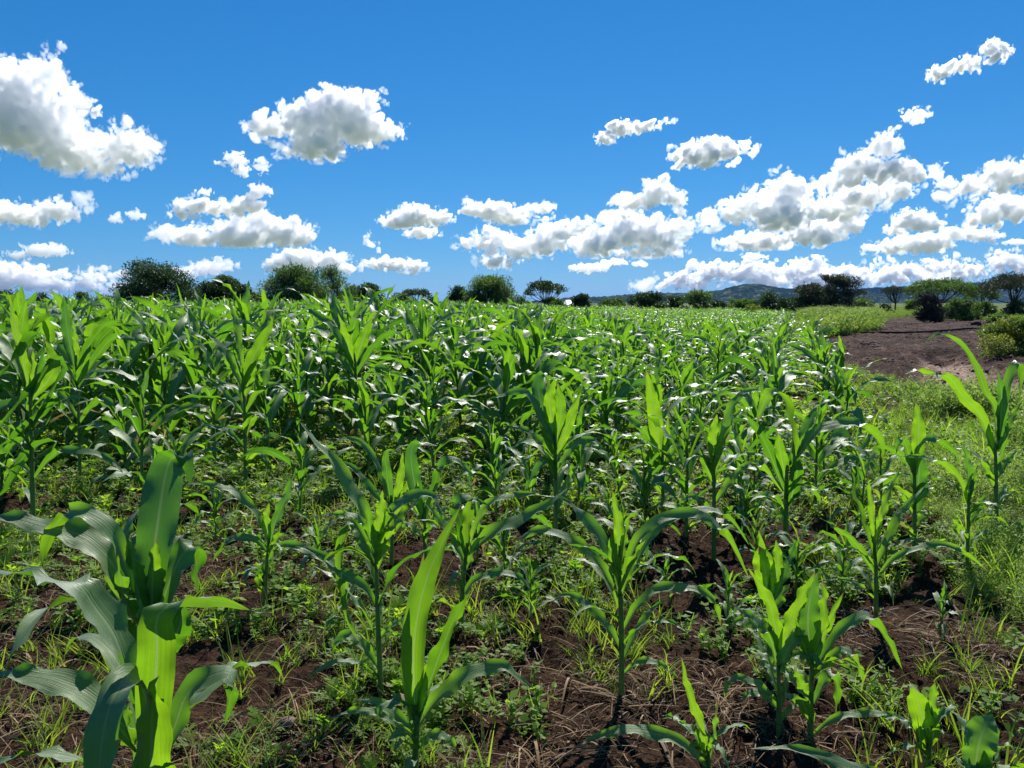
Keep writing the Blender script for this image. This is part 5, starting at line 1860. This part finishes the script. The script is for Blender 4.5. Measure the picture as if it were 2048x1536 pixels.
def tree(label, cx, top, hw, yd, kind='dome', mat='dark', cb=.15, name='tree', cat='tree', group=None, seed=0, dens=1.0, lean=0.0, hw_r=None, leaf=None, limbs=None):
    """cx, top, hw: photograph pixels of the crown's centre, top and half width; yd metres ahead; cb: crown bottom as a share of height."""
    r = np.random.default_rng(seed + 4000)
    base = np.array([*(P(cx, HORIZON, yd)[:2]), 0.0])
    base[2] = zg(base[0], base[1])
    sx = math.hypot(base[0], base[1]) / yd
    H = P(cx, top, yd)[2] - base[2]
    Wd = hw * 1.06 / FPX * yd
    up = np.array([0, 0, 1.0])
    g, gt = Geo(), Geo()
    root = link(name, None)
    root.location = base
    root.empty_display_size = .5
    px_m = yd / 767.0                                        # metres to one rendered pixel
    L = leaf or {'dome': 1.7, 'feather': 2.0, 'umbrella': 1.9, 'sparse': 1.8, 'bush': 1.7, 'twiggy': 2.4}[kind] * px_m
    z0 = H * cb
    ch = H - z0
    clumps = []
    K = {'dome': 46, 'feather': 52, 'umbrella': 60, 'sparse': 40, 'bush': 36, 'twiggy': 40}[kind]
    for i in range(K):
        a = r.uniform(0, 6.28)
        if kind == 'umbrella':
            q = math.sqrt(r.random())
            c = np.array([math.cos(a) * q * Wd * .92, math.sin(a) * q * Wd * .8, H - ch * (.12 + .50 * q ** 2.6 * r.uniform(.6, 1.1) + .22 * r.random())])
            s = np.array([.26, .26, .10 + .05 * r.random()]) * Wd * r.uniform(.6, 1.1)
            s[2] = min(s[2], ch * .22)
        else:
            u = r.uniform(-.95 if kind in ('bush', 'twiggy') else -.5, 1)
            q = math.sqrt(max(0, 1 - (max(0, u) if u > 0 else .6 * u) ** 2)) * (r.uniform(.55, .95) if i % 4 else r.uniform(0, .6))
            bump = 1 + .14 * math.sin(3 * a + seed) + .10 * math.sin(5 * a + 2 * seed)
            c = np.array([math.cos(a) * q * Wd * bump, math.sin(a) * q * Wd * .8, z0 + ch * ((.46 if kind in ('bush', 'twiggy') else .42) + .46 * u * r.uniform(.75, 1.05))])
            s = np.array([.25, .25, .18]) * (Wd + ch) * .5 * r.uniform(.55, 1.15)
            if kind == 'sparse':
                s *= .72
        c[0] += lean * (c[2] / H) * Wd
        clumps.append((c, s))
    area = (2 * Wd) * ch
    n_tot = int(dens * {'dome': 11.5, 'feather': 10.5, 'umbrella': 8.0, 'sparse': 4.8, 'bush': 7.5, 'twiggy': 9}[kind] * area / (L * L * .42))
    n_tot = min(max(n_tot, 260), 26000)
    vol = np.array([s[0] * s[2] for c, s in clumps])
    for (c, s), vv in zip(clumps, vol / vol.sum()):
        m = max(5, int(n_tot * vv))
        o = r.normal(0, 1, (m, 3))
        o /= np.linalg.norm(o, axis=1, keepdims=True)
        o *= (r.random(m)[:, None] ** .45)
        p = c + o * s * 1.25
        if kind == 'umbrella':
            p[:, 2] = np.maximum(p[:, 2], c[2] - s[2] * .7)
        p[:, 2] = np.clip(p[:, 2], .03, None)
        d = r.normal(0, 1, (m, 3)) * (.8 if kind in ('feather', 'twiggy', 'umbrella') else 1.2) + o * .8 + up * .5
        d /= np.linalg.norm(d, axis=1, keepdims=True)
        thin = .26 if kind in ('feather', 'twiggy') else (.34 if kind in ('umbrella', 'sparse') else .6)
        ll = L * r.uniform(.6, 1.5, m) * (1.25 if thin < .3 else 1)
        t = np.clip(r.normal(.4, .22) + r.normal(0, .15, m), 0, 1)
        g.add(leaf_cards(r, p, d, ll, ll * thin * r.uniform(.7, 1.3, m)), np.arange(m * 4).reshape(-1, 4), None, np.repeat(t, 4))
    # wispy shoots past the outline
    if kind in ('feather', 'sparse', 'twiggy', 'umbrella', 'dome'):
        for q in range({'feather': 60, 'twiggy': 70}.get(kind, 26)):
            c, s = clumps[int(r.integers(K))]
            o = r.normal(0, 1, 3)
            o[2] = abs(o[2]) + .2
            o /= np.linalg.norm(o)
            p0 = c + o * s * 1.0
            tip = p0 + (o + up * .25) * ch * r.uniform(.05, .13)
            v, f, uv = tube([p0, (p0 + tip) / 2 + r.normal(0, .02, 3), tip], [px_m * .30, px_m * .24, px_m * .15], 3)
            gt.add(v, f, uv, 0)
            m = 9
            pp = p0 + (tip - p0) * r.random((m, 1)) + r.normal(0, L * .4, (m, 3))
            d = r.normal(0, 1, (m, 3)) + o
            d /= np.linalg.norm(d, axis=1, keepdims=True)
            g.add(leaf_cards(r, pp, d, np.full(m, L * .8), np.full(m, L * .28)), np.arange(m * 4).reshape(-1, 4), None, .4)
    # trunk and limbs
    tr = (.020 * H + .014 * Wd) if kind != 'bush' else .02 * H
    fork = H * {'dome': .2, 'feather': .12, 'umbrella': .34, 'sparse': .28, 'bush': .05, 'twiggy': .08}[kind]
    top_t = np.array([lean * .1 * Wd, 0, fork])
    v, f, uv = tube(catmull([[0, 0, -.05 * H], [r.normal(0, .03) * H, 0, fork * .5], top_t], 7), np.linspace(tr * 1.35, tr * .9, 7), 8)
    gt.add(v, f, uv, 0)
    nl = limbs or {'dome': 14, 'feather': 16, 'umbrella': 15, 'sparse': 20, 'bush': 9, 'twiggy': 16}[kind]
    for i in r.permutation(K)[:nl]:
        c, s = clumps[i]
        mid = top_t + (c - top_t) * .5 + np.array([(c[0] - top_t[0]) * .12, (c[1]) * .1, -(c[2] - fork) * .10]) + r.normal(0, .04, 3) * H * .5
        pth = catmull([top_t, mid, c], 9)
        rad = np.linspace(tr * .42, max(px_m * .2, tr * .08), 9)
        v, f, uv = tube(pth, rad, 6)
        gt.add(v, f, uv, 0)
        for q in range(4):
            a0 = pth[int(r.integers(4, 9))]
            e = c + r.normal(0, .9, 3) * s
            v, f, uv = tube(catmull([a0, (a0 + e) / 2 + r.normal(0, .03, 3) * H * .4, e], 5), np.linspace(tr * .2, px_m * .2, 5), 4)
            gt.add(v, f, uv, 0)
    link('trunk' if cat == 'tree' else 'stem', gt.mesh('trunk', M_BARK), root)
    link('crown' if cat == 'tree' else 'foliage', new_mesh('crown', *[q for q in g.arrays()[:2]], TREE_MATS[mat], None, {'tint': g.arrays()[3]}, False), root)
    tag(root, label, cat, group)
    return root


GT = 'trees along the far side of the field'
GB = 'bushes along the far side of the field'
GR = 'trees beyond the bare clay'
GS = 'bushes beyond the bare clay'
tree('big round dark tree, the tallest at the left of the skyline', 312, 519, 82, 74, 'dome', 'dark', .02, group=GT, seed=1, dens=1.2)
tree('smaller round dark tree touching the big round dark one', 449, 551, 50, 82, 'dome', 'dark', .02, group=GT, seed=2, dens=1.15, name='tree')
tree('wide green thorn tree with a feathery outline right of the two dark trees', 592, 530, 66, 76, 'feather', 'thorn', .05, name='thorn_tree', group=GT, seed=3, dens=1.0)
tree('thin topped thorn tree with bare grey twigs leaning on the wide green one', 668, 528, 44, 80, 'sparse', 'thorn', .08, name='thorn_tree', group=GT, seed=4, dens=.85)
tree('low dark tree at the right foot of the thorn trees', 735, 563, 32, 84, 'dome', 'dark', .02, group=GT, seed=5)
tree('little flat topped umbrella tree on the skyline, the smallest of its kind', 834, 577, 30, 120, 'umbrella', 'dark', .62, name='umbrella_tree', group=GT, seed=6)
tree('thin dark tree close beside the rounded green thorn tree', 917, 571, 19, 104, 'dome', 'dark', .02, group=GT, seed=7)
tree('rounded bright green thorn tree in the middle of the skyline', 987, 548, 50, 92, 'feather', 'thorn', .16, name='thorn_tree', group=GT, seed=8, dens=1.05)
tree('open flat topped acacia with bare trunk showing, left of the distant hill', 1090, 555, 38, 98, 'umbrella', 'dark', .42, name='acacia_tree', group=GT, seed=9, dens=.9)
tree('small dark tree right of the open flat topped acacia', 1163, 585, 18, 104, 'dome', 'dark', .02, group=GT, seed=10)
tree('large ragged tree with drooping twigs, standing before the hill by the field border', 1664, 543, 57, 106, 'sparse', 'grey', .04, group=GR, seed=11, dens=1.7, limbs=26)
tree('dark half round tree pressed against the large ragged tree', 1624, 568, 30, 108, 'dome', 'dark', .02, group=GR, seed=12)
tree('thin crooked acacia with a nearly bare bent trunk', 1792, 571, 24, 118, 'umbrella', 'grey', .62, name='acacia_tree', group=GR, seed=13, dens=.5, lean=-.25)
tree('wide umbrella thorn spreading over the dry dark bush', 1880, 556, 62, 92, 'umbrella', 'thorn', .40, name='umbrella_tree', group=GR, seed=14, dens=1.1)
tree('small umbrella tree between the wide umbrella thorn and the acacia at the frame edge', 1962, 570, 30, 98, 'umbrella', 'thorn', .42, name='umbrella_tree', group=GR, seed=15)
tree('tall umbrella acacia cut by the right edge of the frame', 2026, 546, 62, 76, 'umbrella', 'grey', .46, name='acacia_tree', group=GR, seed=16, dens=1.0)
# bushes
for k, (lab, cx, top, hw, yd, mt, grp) in enumerate([
    ('dark bush on the skyline at the far left edge', 8, 579, 22, 95, 'dark', GB),
    ('small dark bush second from the left end of the skyline', 85, 585, 17, 100, 'dark', GB),
    ('pale green bush left of the big round dark tree', 165, 581, 18, 96, 'thorn', GB),
    ('flat low bush at the left foot of the big round dark tree', 215, 586, 20, 98, 'dark', GB),
    ('dark bush filling the gap between the two round dark trees', 398, 566, 26, 84, 'dark', GB),
    ('small bush between the smaller round dark tree and the wide thorn tree', 508, 582, 22, 88, 'thorn', GB),
    ('bush joining the thin topped thorn tree to the low dark tree', 706, 566, 28, 86, 'thorn', GB),
    ('low bush under the little umbrella tree', 800, 588, 30, 112, 'thorn', GB),
    ('low bush between the little umbrella tree and the thin dark tree', 868, 592, 26, 116, 'dark', GB),
    ('bush at the right foot of the rounded green thorn tree', 1036, 590, 24, 110, 'thorn', GB),
    ('low bush below the open flat topped acacia', 1108, 594, 26, 112, 'thorn', GB),
    ('low dull bush left of the first dark clump before the hill', 1226, 597, 36, 150, 'thorn', GB),
    ('first dark clump in the row before the hill', 1296, 583, 36, 112, 'dark', GB),
    ('low clump second in the row before the hill', 1347, 590, 28, 114, 'dark', GB),
    ('rounded clump third in the row before the hill', 1392, 579, 28, 110, 'thorn', GB),
    ('small clump in the dip of the row before the hill', 1436, 598, 20, 126, 'dark', GB),
    ('low wide clump left of the darkest bush before the hill', 1482, 596, 32, 122, 'thorn', GB),
    ('darkest rounded bush of the row, under the hill top', 1544, 584, 34, 96, 'dark', GB),
    ('pale low bush at the foot of the darkest rounded bush', 1500, 608, 24, 88, 'yellow', GB),
    ('small bush between the darkest rounded bush and the ragged tree', 1592, 594, 20, 118, 'dark', GB),
    ('low bush right of the large ragged tree', 1724, 592, 28, 125, 'thorn', GR),
    ('small round dark bush alone in the yellow green grass', 1772, 606, 16, 86, 'dark', GS),
    ('dry dark brown bush standing alone at the far rim of the bare clay', 1862, 588, 25, 62, 'purple', GS),
    ('green bush just right of the dry dark brown bush', 1921, 594, 32, 68, 'thorn', GS),
    ('bright green low bush second right of the dry dark brown bush', 1968, 602, 26, 72, 'thorn', GS),
    ('dark low bush under the acacia at the frame edge', 2040, 600, 32, 74, 'dark', GS),
    ('small green clump at the edge of the bare clay, left of the yellowing shrub', 1998, 624, 22, 60, 'thorn', GS),
    ('low bush right behind the wide umbrella thorn', 1836, 594, 24, 110, 'thorn', GS),
]):
    kd = 'twiggy' if mt == 'purple' else 'bush'
    tree(lab, cx, top, hw, yd, kd, mt, -.05 if kd == 'bush' else 0.0, name='bush', cat='bush', group=grp, seed=40 + k * 3, dens=1.25 if mt == 'purple' else 1.0)
tree('large yellowing leafy shrub beside the bare clay, cut by the right edge of the frame', 2062, 636, 98, 20.5, 'bush', 'yellow', -.1, name='shrub', cat='shrub', seed=80, dens=1.6, leaf=.055)

# ------------------------------------------------------------------ things on the bare clay
def tag_mesh(name, v, f, m, label, cat, group=None, smooth_shade=True):
    return tag(link(name, new_mesh(name, v, f, m, None, None, smooth_shade)), label, cat, group)


M_PIPE = simple_material('black_hose_plastic', (.012, .009, .008), (.03, .022, .018), 5, .85, .1, .004)
pp = [G(px, py) for px, py in ((1712, 668), (1760, 669), (1815, 669), (1868, 667), (1915, 663), (1962, 659.5))]
pth = catmull([[a, b, zg(a, b) + .07] for a, b in pp], 60)
pth[:, 2] = height(pth[:, 0], pth[:, 1], False) + .055
pth[:, 2] = np.convolve(np.pad(pth[:, 2], 4, 'edge'), np.ones(9) / 9, 'valid') + .02
v, f, uv = tube(pth, .055, 10)
tag_mesh('water_pipe', v, f, M_PIPE, 'long dark water pipe lying across the bare clay', 'pipe')


def stone(label, px, py, size, seed, m, name='stone', group=None):
    r = np.random.default_rng(seed)
    n1, n2 = 18, 12
    th, ph = np.meshgrid(np.linspace(0, 2 * math.pi, n1, endpoint=False), np.linspace(0, math.pi, n2), indexing='ij')
    d = np.stack([np.sin(ph) * np.cos(th), np.sin(ph) * np.sin(th), np.cos(ph)], -1)
    k = 1 + .16 * perlin(d[..., 0] * 1.6 + seed, d[..., 1] * 1.6 + d[..., 2], seed) + .05 * perlin(d[..., 0] * 5, d[..., 2] * 5 + d[..., 1] * 3, seed)
    x, y = G(px, py)
    v = (d * k[..., None] * np.array([1, .85, .68]) * size).reshape(-1, 3)
    i = np.arange(n1)[:, None]
    j = np.arange(n2 - 1)[None]
    f = np.stack([i * n2 + j, i * n2 + j + 1, ((i + 1) % n1) * n2 + j + 1, ((i + 1) % n1) * n2 + j], -1).reshape(-1, 4)
    o = tag_mesh(name, v, f, m, label, 'stone', group)
    o.location = (x, y, float(height(np.array([x]), np.array([y]))[0]) + size * .35)
    o.rotation_euler = (0, 0, r.uniform(0, 6))


M_STONE = simple_material('field_stone', (.12, .085, .06), (.24, .18, .13), 22, .85, .5, .004)
M_DARKST = simple_material('dark_clay_lump', (.035, .022, .018), (.08, .05, .04), 6, .9, .8, .03)
stone('smooth grey stone on the dark soil left of the graceful maize plant', 1021, 1300, .026, 1, M_STONE, group='stones on the soil')
stone('flat pale stone by the foot of the nearest maize plant', 440, 1472, .026, 2, M_STONE, group='stones on the soil')
stone('brownish stone in the soil between the nearest plants and the tall bright blade', 575, 1455, .03, 3, M_STONE, group='stones on the soil')
stone('half buried stone behind the foot of the tall bright blade plant', 800, 1412, .045, 4, M_STONE, group='stones on the soil')
stone('pale stone near the bottom edge of the straw litter', 1040, 1440, .02, 5, M_STONE, group='stones on the soil')
stone('dark lump of clay at the far end of the water pipe', 1952, 655, .34, 6, M_DARKST, 'clay_lump')
# sticks
M_STICK = simple_material('dead_wood', (.03, .022, .018), (.09, .065, .05), 20, .9, .5, .004, (1, 1, 1))
for lab, a in (('dark crooked stick lying on the bare clay nearer than the water pipe', ((1722, 695), (1740, 692), (1752, 693), (1762, 702))),
               ('short dark stick on the bare clay left of the crooked one', ((1728, 690), (1745, 688), (1760, 689)))):
    q = [G(*p) for p in a]
    pth = catmull([[u, w, zg(u, w) + .05] for u, w in q], 14)
    v, f, uv = tube(pth, np.linspace(.035, .018, 14), 6)
    tag_mesh('stick', v, f, M_STICK, lab, 'stick', 'sticks on the bare clay')

# little grey hut far across the field
c = P(1136, HORIZON, 112)
hut = link('hut', None)
hut.location = (c[0], c[1], zg(c[0], c[1]))
tag(hut, 'little grey hut far across the field, half hidden by maize', 'hut')
M_HUTW = simple_material('mud_wall', (.22, .18, .15), (.3, .26, .22), 3, .9, .3, .02)
M_HUTR = simple_material('grey_sheet_roof', (.33, .33, .35), (.45, .45, .46), 4, .5, .3, .02, (8, 1, 1))
b = .75
wv = [(-b, -b, 0), (b, -b, 0), (b, b, 0), (-b, b, 0), (-b, -b, 1.35), (b, -b, 1.35), (b, b, 1.35), (-b, b, 1.35)]
link('wall', new_mesh('wall', wv, np.array([[0, 1, 5, 4], [1, 2, 6, 5], [2, 3, 7, 6], [3, 0, 4, 7]]), M_HUTW, None, None, False), hut)
rv = [(-.95, -.95, 1.3), (.95, -.95, 1.3), (.95, .95, 1.3), (-.95, .95, 1.3), (-.3, 0, 2.05), (.3, 0, 2.05)]
link('roof', new_mesh('roof', rv, [np.array([[0, 1, 5, 4], [2, 3, 4, 5]]), np.array([[1, 2, 5], [3, 0, 4]])], M_HUTR, None, None, False), hut)
